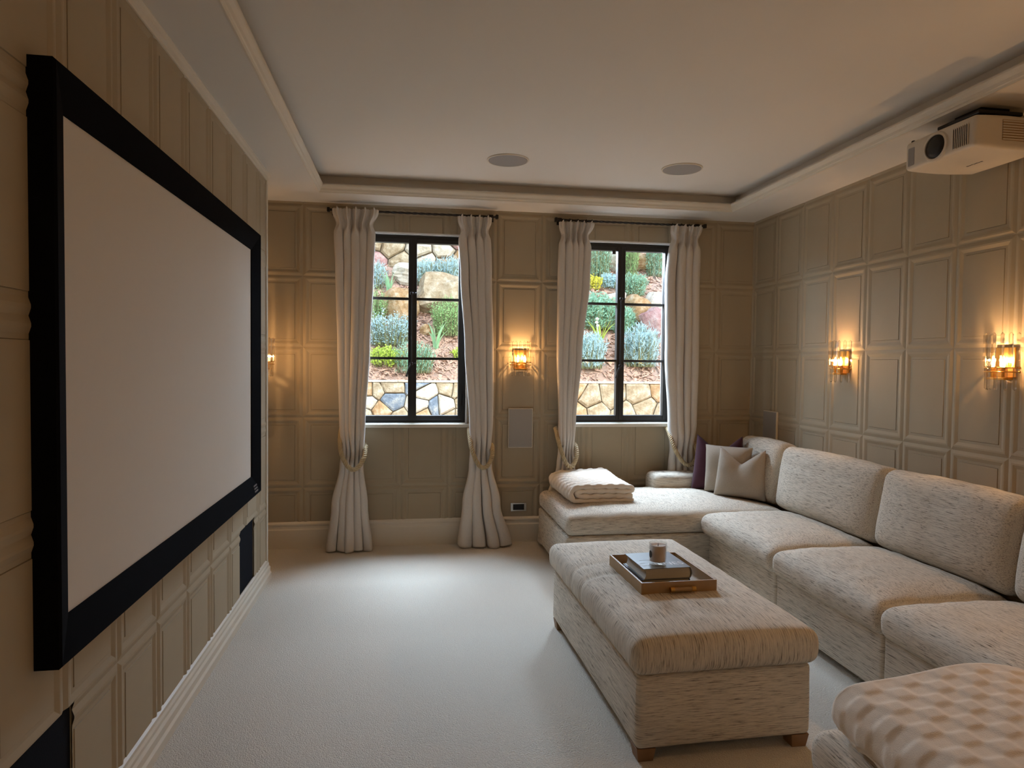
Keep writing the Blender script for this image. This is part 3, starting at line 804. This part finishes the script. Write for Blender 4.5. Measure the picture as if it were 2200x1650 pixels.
# tray on the ottoman
TZ = .503
tray = thing('serving_tray', 'bronze-brown rectangular serving tray with bar handles on the ottoman', 'tray', (1.180, 2.985, TZ - .004), R(1.0))
MB().box(-.170, .170, -.215, .215, 0, .008).obj('tray_base', 'traywood', tray)
th = .009; hh = .052
MB().box(-.175, -.175 + th, -.22, .22, 0, hh).obj('tray_side', 'traywood', tray, bevel=.001)
MB().box(.175 - th, .175, -.22, .22, 0, hh).obj('tray_side', 'traywood', tray, bevel=.001)
MB().box(-.175 + th, .175 - th, -.22, -.22 + th, 0, hh).obj('tray_side', 'traywood', tray, bevel=.001)
MB().box(-.175 + th, .175 - th, .22 - th, .22, 0, hh).obj('tray_side', 'traywood', tray, bevel=.001)
for s in (-1, 1):
    y = s * .234
    hd = MB().tube([(-.040, y, .022), (.060, y, .022)], .0095, 14).obj('handle', 'traywood', tray, smooth=False)
    for a, b in ((-.048, -.030), (.050, .068)):
        MB().tube([(a, y, .022), (b, y, .022)], .011, 14).box((a + b) / 2 - .004, (a + b) / 2 + .004, min(y, y - s * .014), max(y, y - s * .014), .016, .028).obj('brass_cap', 'brass', hd)

# books and candle
def book(label, mat, x0, x1, y0, y1, z, h, rot, group='books in the tray'):
    t = thing('book', label, 'book', ((x0 + x1) / 2, (y0 + y1) / 2, z), rot, group)
    w, d = (x1 - x0) / 2, (y1 - y0) / 2; c = .0025
    bow = min(.008, h * .2)
    pr = []
    for i in range(7):
        q = -1 + i / 3; pr.append((w - .004 + bow * (1 - q * q) * .6, h / 2 + (h / 2 - c) * q))
    for i in range(7):
        q = 1 - i / 3; pr.append((-w + .006 + bow * (1 - q * q), h / 2 + (h / 2 - c) * q))
    MB().prism(pr, 'y', -d + .005, d - .005).obj('pages', 'page', t)
    cv = MB().box(-w, w - .002, -d, d, 0, c).box(-w, w - .002, -d, d, h - c, h)
    sp = []
    for i in range(9):
        q = -1 + i / 4; sp.append((w - .002 + bow * (1 - q * q), h / 2 + h / 2 * q))
    for i in range(9):
        q = 1 - i / 4; sp.append((w - .004 + bow * (1 - q * q) * .8, h / 2 + (h / 2 - .001) * q))
    cv.prism(sp, 'y', -d, d)
    o = cv.obj('cover', mat, t)
    return t, o
bx0, bx1, by0, by1 = 1.047, 1.272, 2.852, 3.100
zb = TZ + .004
book('slim plum-coloured book at the bottom of the pile in the tray', 'book_plum', bx0 - .012, bx1 - .006, by0 - .002, by1 + .006, zb, .014, R(1))
book('slim dark grey book in the middle of the pile in the tray', 'book_dark', bx0 - .008, bx1 - .002, by0, by1 + .002, zb + .0143, .013, R(.4))
bk, cov = book('thick grey book with a photograph cover on top of the pile', 'book_grey', bx0, bx1, by0, by1, zb + .0276, .050, R(1.5))
text_mesh('CANNES', 'title', .056, 'letter', cov, Matrix.Translation((-.006, -.062, .0504)), .0003)
MB().box(-.085, .02, .0, .0015, .0501, .0506).obj('cover_line', 'letter', cov)
bt = zb + .0276 + .050
cd = thing('candle', 'beige scented candle in a clear glass tumbler on the book pile', 'candle', (1.137, 2.905, bt + .0008))
gl = []
MB().lathe([(.001, 0), (.036, 0), (.0385, .004), (.040, .100), (.0375, .1005), (.0362, .016), (.001, .014)], n=32).obj('glass', 'tumbler', cd, smooth=True)
MB().lathe([(.001, .018), (.033, .018), (.0345, .022), (.0358, .092), (.030, .088), (.012, .085), (.001, .085)], n=32).obj('wax', 'wax', cd, smooth=True)
MB().tube([(0, 0, .085), (.001, 0, .097)], .0013, 6).obj('wick', 'wick', cd)
lb = []
m = MB()
for i in range(9):
    for j in range(9):
        u, vv = -1 + i / 4, -1 + j / 4
        k = sqrt(max(0, 1 - vv * vv))
        a = pi + .22 + u * k * .28
        lb.append((.0404 * cos(a), .0404 * sin(a), .052 + vv * .018))
for i in range(8):
    for j in range(8): m.f.append((i * 9 + j, i * 9 + j + 1, i * 9 + j + 10, i * 9 + j + 9))
m.v = lb; lo = m.obj('label_band', 'book_dark', cd, smooth=True)

# ---------------------------------------------------------------- throw pillows
def pillow(label, mat, w, h, th, loc, rz, lean, dip, seed, ear=1.0, roll=0, group='pillows at the corner of the sofa'):
    n = 30; v = []; f = []
    for side in (1, -1):
        for i in range(n + 1):
            for j in range(n + 1):
                a, b = -1 + 2 * i / n, -1 + 2 * j / n
                e = max(0, (1 - a ** 4)) * max(0, (1 - b ** 4))
                t = th / 2 * e ** .55
                pin = 1 - .07 * (1 - abs(b) ** 2) * abs(a) ** 3
                x = a * w / 2 * pin * (1 - .05 * (1 - a * a) * 0)
                z = b * h / 2 * (1 - .07 * (1 - a * a) * (1 if b < 0 else 0.4))
                up = max(0, (b + 1) / 2) ** 2.2
                z -= dip * (1 - abs(a)) ** 1.15 * up
                x += -a * .10 * w * up * dip / .1 * .6
                t *= 1 - .25 * exp(-(a / .3) ** 2) * up * (dip > .02)
                y = side * t + .004 * noise.noise(Vector((x * 9, z * 9, seed))) * e
                y += .02 * up * exp(-(a / .5) ** 2) * (dip > .02)
                v.append((x, y, z + h / 2))
    m = n + 1
    for s in (0, 1):
        for i in range(n):
            for j in range(n):
                q = s * m * m + i * m + j
                f.append((q, q + 1, q + m + 1, q + m) if s == 0 else (q, q + m, q + m + 1, q + 1))
    me = MB().add(v, f)
    o = me.obj('pillow', mat, None, smooth=True, fix=False)
    bm = bmesh.new(); bm.from_mesh(o.data); bmesh.ops.remove_doubles(bm, verts=bm.verts, dist=1e-4); bmesh.ops.recalc_face_normals(bm, faces=bm.faces); bm.to_mesh(o.data); bm.free()
    o.location = loc; o.rotation_euler = (Matrix.Rotation(rz, 3, 'Z') @ Matrix.Rotation(-lean, 3, 'X') @ Matrix.Rotation(roll, 3, 'Y')).to_euler()
    return tag(o, label, 'pillow', group)
pillow('dark aubergine velvet pillow with pointed corners, behind the two beige ones', 'velvet', .43, .455, .15, (2.475, 5.055, .478), R(-30), R(8), .15, 1)
pillow('plain oatmeal pillow with a rounded top squeezed between the purple and front pillow', 'boucle', .37, .38, .19, (2.490, 4.935, .482), R(-44), R(4), .0, 2)
pillow('oatmeal linen pillow with chopped top standing in front of the others', 'boucle', .40, .385, .17, (2.505, 4.765, .480), R(-44), R(10), .115, 3)

# ---------------------------------------------------------------- folded throws
def throw(label, path, width, loc, rz, seed, cell=(.042, .042), relief=.0085, thick=.026, taper=0.0, lift=None):
    """a quilted blanket folded along `path` (local x,z), `width` along local y"""
    P = catmull([(p[0], 0, p[1]) for p in path], 26)
    # resample evenly
    acc = [0]
    for a, b in zip(P, P[1:]): acc.append(acc[-1] + (b - a).length)
    L = acc[-1]; ns = int(L / .0055); ny = int(width / .0055); S = []
    k = 0
    for i in range(ns + 1):
        t = L * i / ns
        while k < len(acc) - 2 and acc[k + 1] < t: k += 1
        u = (t - acc[k]) / max(1e-9, acc[k + 1] - acc[k]); S.append(P[k].lerp(P[k + 1], u))
    N = []
    for i in range(ns + 1):
        d = (S[min(i + 1, ns)] - S[max(0, i - 1)]).normalized(); N.append(Vector((-d.z, 0, d.x)))
    def h(s, y):
        a, b = s / cell[1], y / cell[0]
        ia, ib = math.floor(a), math.floor(b); fa, fb = a - ia, b - ib
        def st(q): q = max(0, min(1, q)); return q * q * (3 - 2 * q)
        e = st(min(fa, 1 - fa) / .16) * st(min(fb, 1 - fb) / .16)
        return (.5 + .4 * e) if (ia + ib) % 2 else (.5 - .32 * e)
    v = []; f = []
    for side in (1, -1):
        for i in range(ns + 1):
            for j in range(ny + 1):
                y = -width / 2 + width * j / ny
                edge = min(j, ny - j) / ny
                r = thick / 2 * (1 - (.6 if edge == 0 else 0)) + (relief * h(L * i / ns, y) if side > 0 or True else 0) * (1 if 0 < j < ny else .3)
                p = S[i] + N[i] * side * r
                w = .008 * noise.noise(Vector((i * .022, y * 6, seed)))
                zl = lift(p.x, y) * (.3 + .7 * min(1, max(0, p.z) / .08)) if lift else 0
                v.append((p.x + w, y + .012 * noise.noise(Vector((S[i].x * 3, S[i].z * 16, seed + 3))), max(.003, p.z + w * .5 + zl)))
    m = (ns + 1) * (ny + 1)
    for s in (0, 1):
        for i in range(ns):
            for j in range(ny):
                q = s * m + i * (ny + 1) + j
                f.append((q, q + 1, q + ny + 2, q + ny + 1) if s == 0 else (q, q + ny + 1, q + ny + 2, q + 1))
    for i in range(ns):
        for j in (0, ny):
            q = i * (ny + 1) + j; f.append((q, q + ny + 1, q + m + ny + 1, q + m))
    for j in range(ny):
        for i in (0, ns):
            q = i * (ny + 1) + j; f.append((q, q + 1, q + m + 1, q + m))
    o = MB().add(v, f).obj('folded_throw', 'throw', None, smooth=True)
    o.location = loc; o.rotation_euler = (0, 0, rz)
    return tag(o, label, 'blanket', 'folded quilted throws')
# layers: bottom sheet -> left fold -> top sheet -> right curl -> inner layers
pA = [(.238, .014), (.05, .014), (-.18, .015), (-.222, .032), (-.232, .065), (-.212, .100), (-.16, .117), (0, .120), (.17, .117), (.214, .110), (.226, .098), (.205, .084), (.05, .086), (-.15, .085), (-.186, .068), (-.15, .050), (.05, .050), (.232, .048)]
throw('ivory quilted throw folded on the far chaise beside the window', pA, .66, (1.405, 5.035, .484), R(1), 5, lift=lambda x, y: .022 * max(0, y / .33) * max(0, (x + .1) / .3))
pB = [(.34, .014), (.05, .014), (-.25, .015), (-.292, .034), (-.305, .068), (-.285, .104), (-.22, .124), (0, .130), (.22, .128), (.276, .116), (.29, .102), (.26, .088), (.05, .091), (-.20, .088), (-.24, .070), (-.20, .052), (.05, .052), (.31, .050)]
throw('ivory quilted throw folded on the near chaise in the bottom right corner', pB, .66, (1.485, 1.350, .474), R(-2), 9, cell=(.054, .054), relief=.0070, lift=lambda x, y: .034 * exp(-((x - .10) / .2) ** 2))

# ---------------------------------------------------------------- projector
pj = thing('projector', 'white projector with a dark round lens hung under the ceiling edge at right', 'projector', (2.553, 2.969, 2.516))
PS = 1.11
def pw(a, b, c, x, y, z):
    # plan narrows towards the back, underside rounded
    k = (a + 1) / 2
    y2 = y * (1 - .16 * max(0, k - .45) ** 1.5)
    x2 = x - .006 * (b * b) * (1 if a < 0 else 1) * (-1 if a < 0 else 1)
    z2 = z - (.006 * (1 - a * a) if c < 0 else -.006 * (1 - a * a))
    return (x2, y2, z2)
o = softbox(.36, .40, .128, .018, (14, 14, 4), pw).obj('body', 'plastic', pj, smooth=True, fix=False); o.location = (.18, 0, .0)
body = o
MB().lathe([(.068, 0), (.072, .004), (.066, .012), (.057, .014), (.054, .006), (.050, -.004)], n=40).obj('lens_ring', 'plastic', pj)
lr = pj.children[-1]; lr.rotation_euler = (0, -pi / 2, 0); lr.location = (.006, .005, .056); lr.scale = (.92, 1, 1)
l2 = MB().lathe([(.054, .0), (.053, .010), (.030, .0135), (.001, .0145)], n=40).obj('lens', 'darkplastic', pj, smooth=True)
l2.rotation_euler = (0, -pi / 2, 0); l2.location = (.004, .005, .056); l2.scale = (.92, 1, 1)
MB().box(.0010, .012, -.168, -.085, .014, .100).obj('vent_recess', 'darkplastic', pj, bevel=.004)
for k in range(9):
    y = -.1675 + k * .0098
    MB().box(-.0010, .003, y, y + .0034, .013, .101).obj('vent_slat', 'plastic', pj)
MB().box(.0015, .016, .132, .178, .014, .100).obj('intake_grille', 'grille', pj, bevel=.006)
for k in range(8):
    MB().box(.13, .30, -.2045, -.190, .030 + k * .0105, .035 + k * .0105).obj('side_vent_slat', 'plastic', pj, bevel=.001)
MB().box(.13, .30, -.2015, -.185, .028, .112).obj('side_vent', 'traywood', pj)
bg = MB()
for k in range(7): bg.box(.198 + (k % 2) * .0015, .206 - (k % 3) * .001, .045 - k * .0125, .054 - k * .0125, -.0068, -.0050)
bg.obj('maker_badge', 'book_dark', pj)
MB().lathe([(.012, 0), (.013, .010), (.010, .016), (.003, .018)], .125, -.10, .128, 14).obj('adjuster', 'plastic', pj, smooth=True)
MB().lathe([(.008, 0), (.009, .012), (.006, .016)], .02, .165, .118, 12).obj('indicator', 'darkplastic', pj)
mt = MB().box(.085, .30, -.13, .10, .162, .178)
mt.box(.10, .125, -.12, -.09, .12, .165).box(.26, .285, -.12, -.09, .12, .165).box(.10, .125, .06, .09, .12, .165).box(.26, .285, .06, .09, .12, .165)
mt.obj('mount_plate', 'darkplastic', pj, bevel=.004)
pj.scale = (PS, PS, PS); zt = (ZS - 2.516) / PS
MB().tube([(.20, -.02, .175), (.20, -.02, zt - .002)], .024, 16).box(.13, .27, -.09, .05, zt - .010, zt - .0005).obj('mount_pole', 'darkplastic', pj)

# ---------------------------------------------------------------- garden seen through the windows
WY, WT = 8.0, 1.252                      # retaining wall face and top
SL = .70                                 # slope of the planted bank
def bank(x, y): return WT - .01 + SL * (y - WY - .18) + .05 * noise.noise(Vector((x * .7, y * .7, 3))) + .02 * noise.noise(Vector((x * 3, y * 3, 7)))
struct(MB().box(-8, 12, YF + T + .02, WY + .1, -.3, -.15).obj('ground', 'soil'), 'ground between the house and the garden wall')
nx, ny = 110, 70
v = []; f = []
for j in range(ny + 1):
    for i in range(nx + 1):
        x, y = -4 + 12 * i / nx, WY + .12 + 6.8 * j / ny
        v.append((x, y, bank(x, y) + .03 * noise.noise(Vector((x * 9, y * 9, 1)))))
for j in range(ny):
    for i in range(nx):
        q = j * (nx + 1) + i; f.append((q, q + 1, q + nx + 2, q + nx + 1))
struct(MB().add(v, f).obj('garden_bank', 'soil', smooth=True, fix=False), 'steep planted bank covered in bark mulch')
rnd = random.Random(4)
v = []; f = []
for k in range(16000):
    x = rnd.uniform(-1.4, 5.2); y = WY + .15 + rnd.random() ** 1.2 * 5.5
    if x < 2.0 and y > 10.5: y = WY + .2 + (y - 10.5)
    z = bank(x, y) + .03 * noise.noise(Vector((x * 9, y * 9, 1))) + .010
    a = rnd.uniform(0, pi); l = rnd.uniform(.02, .055); w_ = l * rnd.uniform(.2, .4); t_ = rnd.uniform(-.5, .8)
    d = Vector((cos(a), sin(a) * .8, sin(a) * SL * .8 + t_ * .4)) * l; e = Vector((-sin(a), cos(a), .4)) * w_
    p = Vector((x, y, z)); q = len(v)
    v += [p - d - e, p + d - e, p + d + e, p - d + e, p + Vector((0, -.004, .008))]
    f += [(q, q + 1, q + 4), (q + 1, q + 2, q + 4), (q + 2, q + 3, q + 4), (q + 3, q, q + 4)]
tag(MB().add(v, f).obj('bark_chips', 'chip', fix=False), 'brown bark chips strewn over the planted bank', 'mulch', kind='stuff')

def clip(poly, p, n):
    out = []
    for i in range(len(poly)):
        a, b = poly[i], poly[(i + 1) % len(poly)]
        da = (a[0] - p[0]) * n[0] + (a[1] - p[1]) * n[1]; db = (b[0] - p[0]) * n[0] + (b[1] - p[1]) * n[1]
        if da <= 0: out.append(a)
        if (da < 0 < db) or (db < 0 < da):
            t = da / (da - db); out.append((a[0] + (b[0] - a[0]) * t, a[1] + (b[1] - a[1]) * t))
    return out
def stone_wall(wall, x0, x1, z0, z1, y, step, seed, mats, joint=.012, proud=.05):
    rnd = random.Random(seed); S = []
    nxx, nzz = int((x1 - x0) / step), int((z1 - z0) / (step * .8))
    for i in range(nxx):
        for j in range(nzz):
            if rnd.random() < .12: continue
            S.append((x0 + (i + .5 + rnd.uniform(-.46, .46)) * (x1 - x0) / nxx, z0 + (j + .5 + rnd.uniform(-.42, .42)) * (z1 - z0) / nzz))
    for s in S:
        poly = [(x0, z0), (x1, z0), (x1, z1), (x0, z1)]
        for o in S:
            if o is s or abs(o[0] - s[0]) > step * 3.2 or abs(o[1] - s[1]) > step * 3: continue
            dx, dz = o[0] - s[0], o[1] - s[1]; L = sqrt(dx * dx + dz * dz)
            poly = clip(poly, ((s[0] + o[0]) / 2 - dx / L * joint * .5, (s[1] + o[1]) / 2 - dz / L * joint * .5), (dx / L, dz / L))
            if len(poly) < 3: break
        if len(poly) < 3: continue
        cx = sum(p[0] for p in poly) / len(poly); cz = sum(p[1] for p in poly) / len(poly)
        # roughen the outline
        P = []
        for i in range(len(poly)):
            a, b = poly[i], poly[(i + 1) % len(poly)]
            P.append((a[0] * .975 + cx * .025, a[1] * .975 + cz * .025)); P.append(((a[0] + b[0]) / 2 + rnd.uniform(-.006, .006), (a[1] + b[1]) / 2 + rnd.uniform(-.006, .006)))
        n = len(P); pr = proud * rnd.uniform(.5, 1.1)
        v = [(p[0] - cx, .03, p[1] - cz) for p in P] + [(p[0] - cx, -pr * .55, p[1] - cz) for p in P]
        v += [((p[0] - cx) * .82, -pr * rnd.uniform(.85, 1.05), (p[1] - cz) * .82) for p in P] + [(rnd.uniform(-.01, .01), -pr * 1.1, 0)]
        f = []
        for k in range(2):
            for i in range(n): f.append((k * n + i, k * n + (i + 1) % n, k * n + n + (i + 1) % n, k * n + n + i))
        for i in range(n): f.append((2 * n + i, 2 * n + (i + 1) % n, 3 * n))
        o = MB().add(v, f).obj('stone', rnd.choice(mats), wall)
        o.location = (cx, y, cz)
gw = struct(MB().box(-1.4, 4.6, WY + .01, WY + .30, -.2, WT - .012).obj('garden_wall', 'mortar'), 'low rubble stone retaining wall at the foot of the bank')
stone_wall(gw, -1.2, 1.75, .60, WT, WY, .19, 5, ['st_cream', 'st_cream', 'st_ochre', 'st_cream', 'st_pale', 'st_grey', 'st_cream', 'st_ochre'], .007)
stone_wall(gw, 1.75, 4.3, .60, WT, WY, .23, 12, ['st_cream', 'st_cream', 'st_cream', 'st_ochre'], .007)
v = []; f = []
m = MB()
for k in range(20):
    x = -1.3 + k * .30; m.box(x, x + .298, WY - .035, WY + .26, WT, WT + .022)
m.obj('coping', 'st_pale', gw, bevel=.006)
UY = 10.72; UZ = bank(0, UY) - .08
uw = struct(MB().box(-2.2, 1.9, UY + .01, UY + .5, UZ - .3, UZ + 1.5).obj('upper_garden_wall', 'mortar'), 'second rubble wall at the top of the bank behind the left window')
stone_wall(uw, -1.2, 1.8, UZ, UZ + 1.3, UY, .30, 9, ['st_ochre', 'st_cream', 'st_pale', 'st_pink', 'st_cream'], .014, .12)

def boulder(label, x, y, w, d, h, mat, seed, sink=.25):
    n1, n2 = 20, 14; v = []; f = []
    for j in range(n2 + 1):
        ph = -pi / 2 + pi * j / n2
        for i in range(n1):
            th = 2 * pi * i / n1
            p = Vector((cos(ph) * cos(th), cos(ph) * sin(th), sin(ph)))
            # blocky, faceted rock
            k = 1 + .30 * noise.noise(p * 1.1 + Vector((seed, 0, 0))) + .10 * noise.noise(p * 3 + Vector((0, seed, 0)))
            q = Vector([c / max(abs(p.x), abs(p.y), abs(p.z)) for c in p]).lerp(p, .55) * k
            v.append((q.x * w / 2, q.y * d / 2, q.z * h / 2))
    for j in range(n2):
        for i in range(n1):
            a, b = j * n1 + i, j * n1 + (i + 1) % n1; f.append((a, b, b + n1, a + n1))
    o = MB().add(v, f).obj('boulder', mat, smooth=False)
    o.location = (x, y, bank(x, y) + h * (.5 - sink)); o.rotation_euler = (R(25), 0, seed)
    return tag(o, label, 'boulder', 'boulders on the planted bank')

def shrub(label, x, y, rx, h, mat, n, leaf, wid, up, seed, name='shrub', cat='shrub', stems=True, flowers=0, ry=None, group='shrubs on the planted bank'):
    """leafy mound built from single leaves on stems; up = how upright (0..1)"""
    rx *= 1.15; h *= 1.12; n = int(n * 1.25); wid *= 1.15
    t = thing(name, label, cat, (x, y, bank(x, y) - .01), 0, group)
    rnd = random.Random(seed); v = []; f = []; st = MB(); ry = ry or rx
    ns = max(10, n // 22)
    for s in range(ns):
        a = rnd.uniform(0, 2 * pi); r = sqrt(rnd.random())
        base = Vector((cos(a) * rx * r * .6, sin(a) * ry * r * .6, 0))
        hz = h * rnd.uniform(.75, 1.08) * (1 - .45 * r * r * (1 - up * .6))
        tip = Vector((cos(a) * rx * r * (1.05 - .25 * up), sin(a) * ry * r * (1.05 - .25 * up), hz))
        midp = base.lerp(tip, .5) + Vector((0, 0, h * .10 * (1 - up)))
        st.tube([base, midp, tip], [.006, .004, .002], 4)
        for l in range(22):
            q = rnd.uniform(.03, 1.0)
            p = (base.lerp(midp, q * 2) if q < .5 else midp.lerp(tip, q * 2 - 1)) + Vector((rnd.gauss(0, .018), rnd.gauss(0, .018), rnd.gauss(0, .012)))
            d = Vector((rnd.gauss(0, 1), rnd.gauss(0, 1), rnd.uniform(.1, .5 + 2.2 * up))).normalized() * leaf * rnd.uniform(.7, 1.25)
            e = d.cross(Vector((rnd.gauss(0, 1), rnd.gauss(0, 1), rnd.gauss(0, 1)))).normalized() * wid
            k = len(v); v += [p - e * .6, p + d * .5 - e, p + d, p + d * .5 + e, p + e * .6]; f += [(k, k + 1, k + 2, k + 3, k + 4)]
    st.obj('stems', 'stem', t, fix=False)
    MB().add(v, f).obj('foliage', mat, t, fix=False)
    if flowers:
        m = MB()
        for k in range(flowers):
            p = Vector((rnd.uniform(-rx, rx) * .8, rnd.uniform(-ry, 0) * .6, h * rnd.uniform(.8, 1.2)))
            m.tube([(p.x * .6, p.y * .6, h * .3), p], .003, 4)
            m.lathe([(.002, -.015), (.018, -.006), (.022, .004), (.010, .014), (.002, .017)], p.x, p.y, p.z, 8)
        m.obj('flowers', 'flower', t)
    return t

def straps(label, x, y, n, h, spread, mat, seed, wid=.022, flowers=0):
    t = thing('strap_leaf_plant', label, 'plant', (x, y, bank(x, y) - .01), 0, 'strap-leaved plants on the bank')
    rnd = random.Random(seed)
    for k in range(n):
        a = rnd.uniform(0, 2 * pi); o_ = rnd.uniform(.2, 1) * spread; hh = h * rnd.uniform(.6, 1.05); m = MB(); v = []; f = []
        dx, dy = cos(a), sin(a) * .6; S = 7
        for i in range(S + 1):
            q = i / S
            c = Vector((dx * (.02 + o_ * q * q), dy * (.02 + o_ * q * q), hh * (q - .16 * q ** 3 * (o_ / spread))))
            w_ = wid * (1 - q ** 2.2) * .5 + .001
            e = Vector((-dy, dx, 0)).normalized() * w_ if abs(dx) + abs(dy) > 0 else Vector((w_, 0, 0))
            e = (e + Vector((w_ * .6, 0, 0)))
            v += [c - e, c + Vector((0, .004, -.002)), c + e]
        for i in range(S):
            for j in range(2):
                q = i * 3 + j; f.append((q, q + 1, q + 4, q + 3))
        m.add(v, f).obj('leaf', mat, t, smooth=True, fix=False)
    for k in range(flowers):
        p = (rnd.uniform(-.14, .14), rnd.uniform(-.1, .0), h * rnd.uniform(.55, .95))
        MB().tube([(p[0] * .4, p[1] * .4, 0), p], .004, 5).lathe([(.002, -.02), (.022, -.008), (.028, .005), (.012, .018), (.002, .022)], p[0], p[1], p[2], 8).obj('flower', 'flower', t)
    return t

# left window, from the coping upwards
shrub('pale green rosemary shrub just above the garden wall, behind the left window mullion', .09, 8.36, .27, .34, 'lf_teal', 1500, .045, .0035, .8, 1)
shrub('low lime-green shrub at the left of the left window', -.26, 8.50, .21, .22, 'lf_lime', 1300, .028, .009, .35, 2)
shrub('small lime-green shrub at the right edge of the left window', .66, 8.60, .10, .13, 'lf_lime', 400, .028, .009, .35, 3)
shrub('wide grey-blue shrub with twiggy stems above the lime-green one', -.22, 8.84, .34, .40, 'lf_blue', 2600, .030, .006, .3, 4)
straps('green strap-leaved plant in the middle right pane of the left window', .37, 8.76, 11, .42, .16, 'lf_strap', 5, .034)
shrub('bushy bright green shrub at the right of the left window', .56, 9.02, .26, .46, 'lf_green', 2600, .026, .006, .6, 6)
shrub('fine-leaved green shrub at the left edge of the left window', -.46, 9.20, .22, .48, 'lf_green', 1700, .032, .004, .8, 7)
boulder('broad pale boulder across the upper panes of the left window', .50, 9.55, .80, .50, .62, 'st_cream', 3.1, .18)
boulder('ochre-mottled boulder left of the left window mullion', -.14, 9.40, .56, .42, .46, 'st_ochre', 5.4, .2)
boulder('small orange stone between the boulder and the bright green shrub', .25, 9.05, .17, .14, .15, 'st_ochre', 2.2, .2)
boulder('pale flat stone in the bark above the left window strap plant', .20, 10.30, .75, .35, .30, 'st_pale', 6.6, .3)
straps('blue-green iris clump in the upper left pane of the left window', -.26, 9.92, 12, .40, .15, 'lf_strap', 8, .034)
shrub('grey-blue lavender clump at the upper left of the left window', -.47, 10.10, .20, .34, 'lf_blue', 1100, .055, .004, .95, 9)
shrub('grey-blue lavender clump upper right, left half of the band', .26, 10.16, .22, .34, 'lf_blue', 1700, .060, .004, .95, 10)
shrub('grey-blue lavender clump upper right, right half of the band', .62, 10.16, .24, .36, 'lf_blue', 1700, .060, .004, .95, 11)
shrub('low grey-green creeper at the foot of the upper wall', .55, 10.42, .35, .14, 'lf_teal', 800, .03, .005, .4, 12, ry=.1)
# right window
shrub('large silver-blue lavender clump at the right of the right window', 3.03, 8.50, .27, .48, 'lf_blue', 3000, .070, .0045, .95, 21)
shrub('silver-blue lavender clump at the left of the right window', 2.32, 8.44, .24, .40, 'lf_blue', 2400, .065, .0045, .95, 22)
straps('yellow-green strap-leaved plant with small white flowers in the right window', 2.58, 8.84, 16, .46, .28, 'lf_lime', 23, .032, flowers=3)
shrub('dense blue-green shrub left of the right window mullion', 2.68, 9.24, .32, .46, 'lf_teal', 3000, .060, .0075, .5, 24)
shrub('grey-green shrub spilling past the right window mullion', 3.00, 9.16, .18, .36, 'lf_teal', 1200, .060, .0075, .5, 25)
boulder('ochre-topped boulder in the middle right pane of the right window', 3.30, 9.40, .42, .36, .44, 'st_ochre', 1.7, .1)
boulder('pink-grey boulder at the right edge of the right window', 3.48, 9.12, .48, .36, .46, 'st_pink', 4.2, .15)
boulder('pale boulder behind the ochre one at the right edge of the right window', 3.66, 9.66, .34, .3, .34, 'st_pale', 7.9, .15)
boulder('pale flat boulder beside the right window mullion', 3.10, 9.84, .36, .26, .18, 'st_pale', 9.3, .2)
shrub('rounded green shrub right of the right window mullion', 3.46, 10.06, .22, .32, 'lf_teal', 2200, .040, .005, .6, 26)
shrub('small silvery shrub in the upper left pane of the right window', 3.14, 10.24, .16, .22, 'lf_blue', 800, .035, .009, .4, 27)
shrub('small yellow shrub at the left of the right window', 2.84, 10.18, .14, .20, 'lf_yellow', 800, .03, .008, .4, 28)
shrub('tall upright green shrub in the upper left pane of the right window', 3.00, 10.50, .26, .58, 'lf_teal', 2200, .045, .004, 1.0, 29)
shrub('tall upright yellow-green shrub right of the right window mullion', 3.56, 10.56, .17, .60, 'lf_green', 1800, .045, .004, 1.0, 30)
shrub('tall upright green shrub at the right edge of the right window', 4.02, 10.62, .18, .50, 'lf_teal', 1500, .045, .004, 1.0, 31)
boulder('small ochre boulder high in the right window', 3.86, 10.85, .40, .3, .28, 'st_ochre', 8.8, .2)
boulder('pale boulder between the tall shrubs high in the right window', 3.34, 10.85, .36, .3, .34, 'st_pale', 2.9, .2)
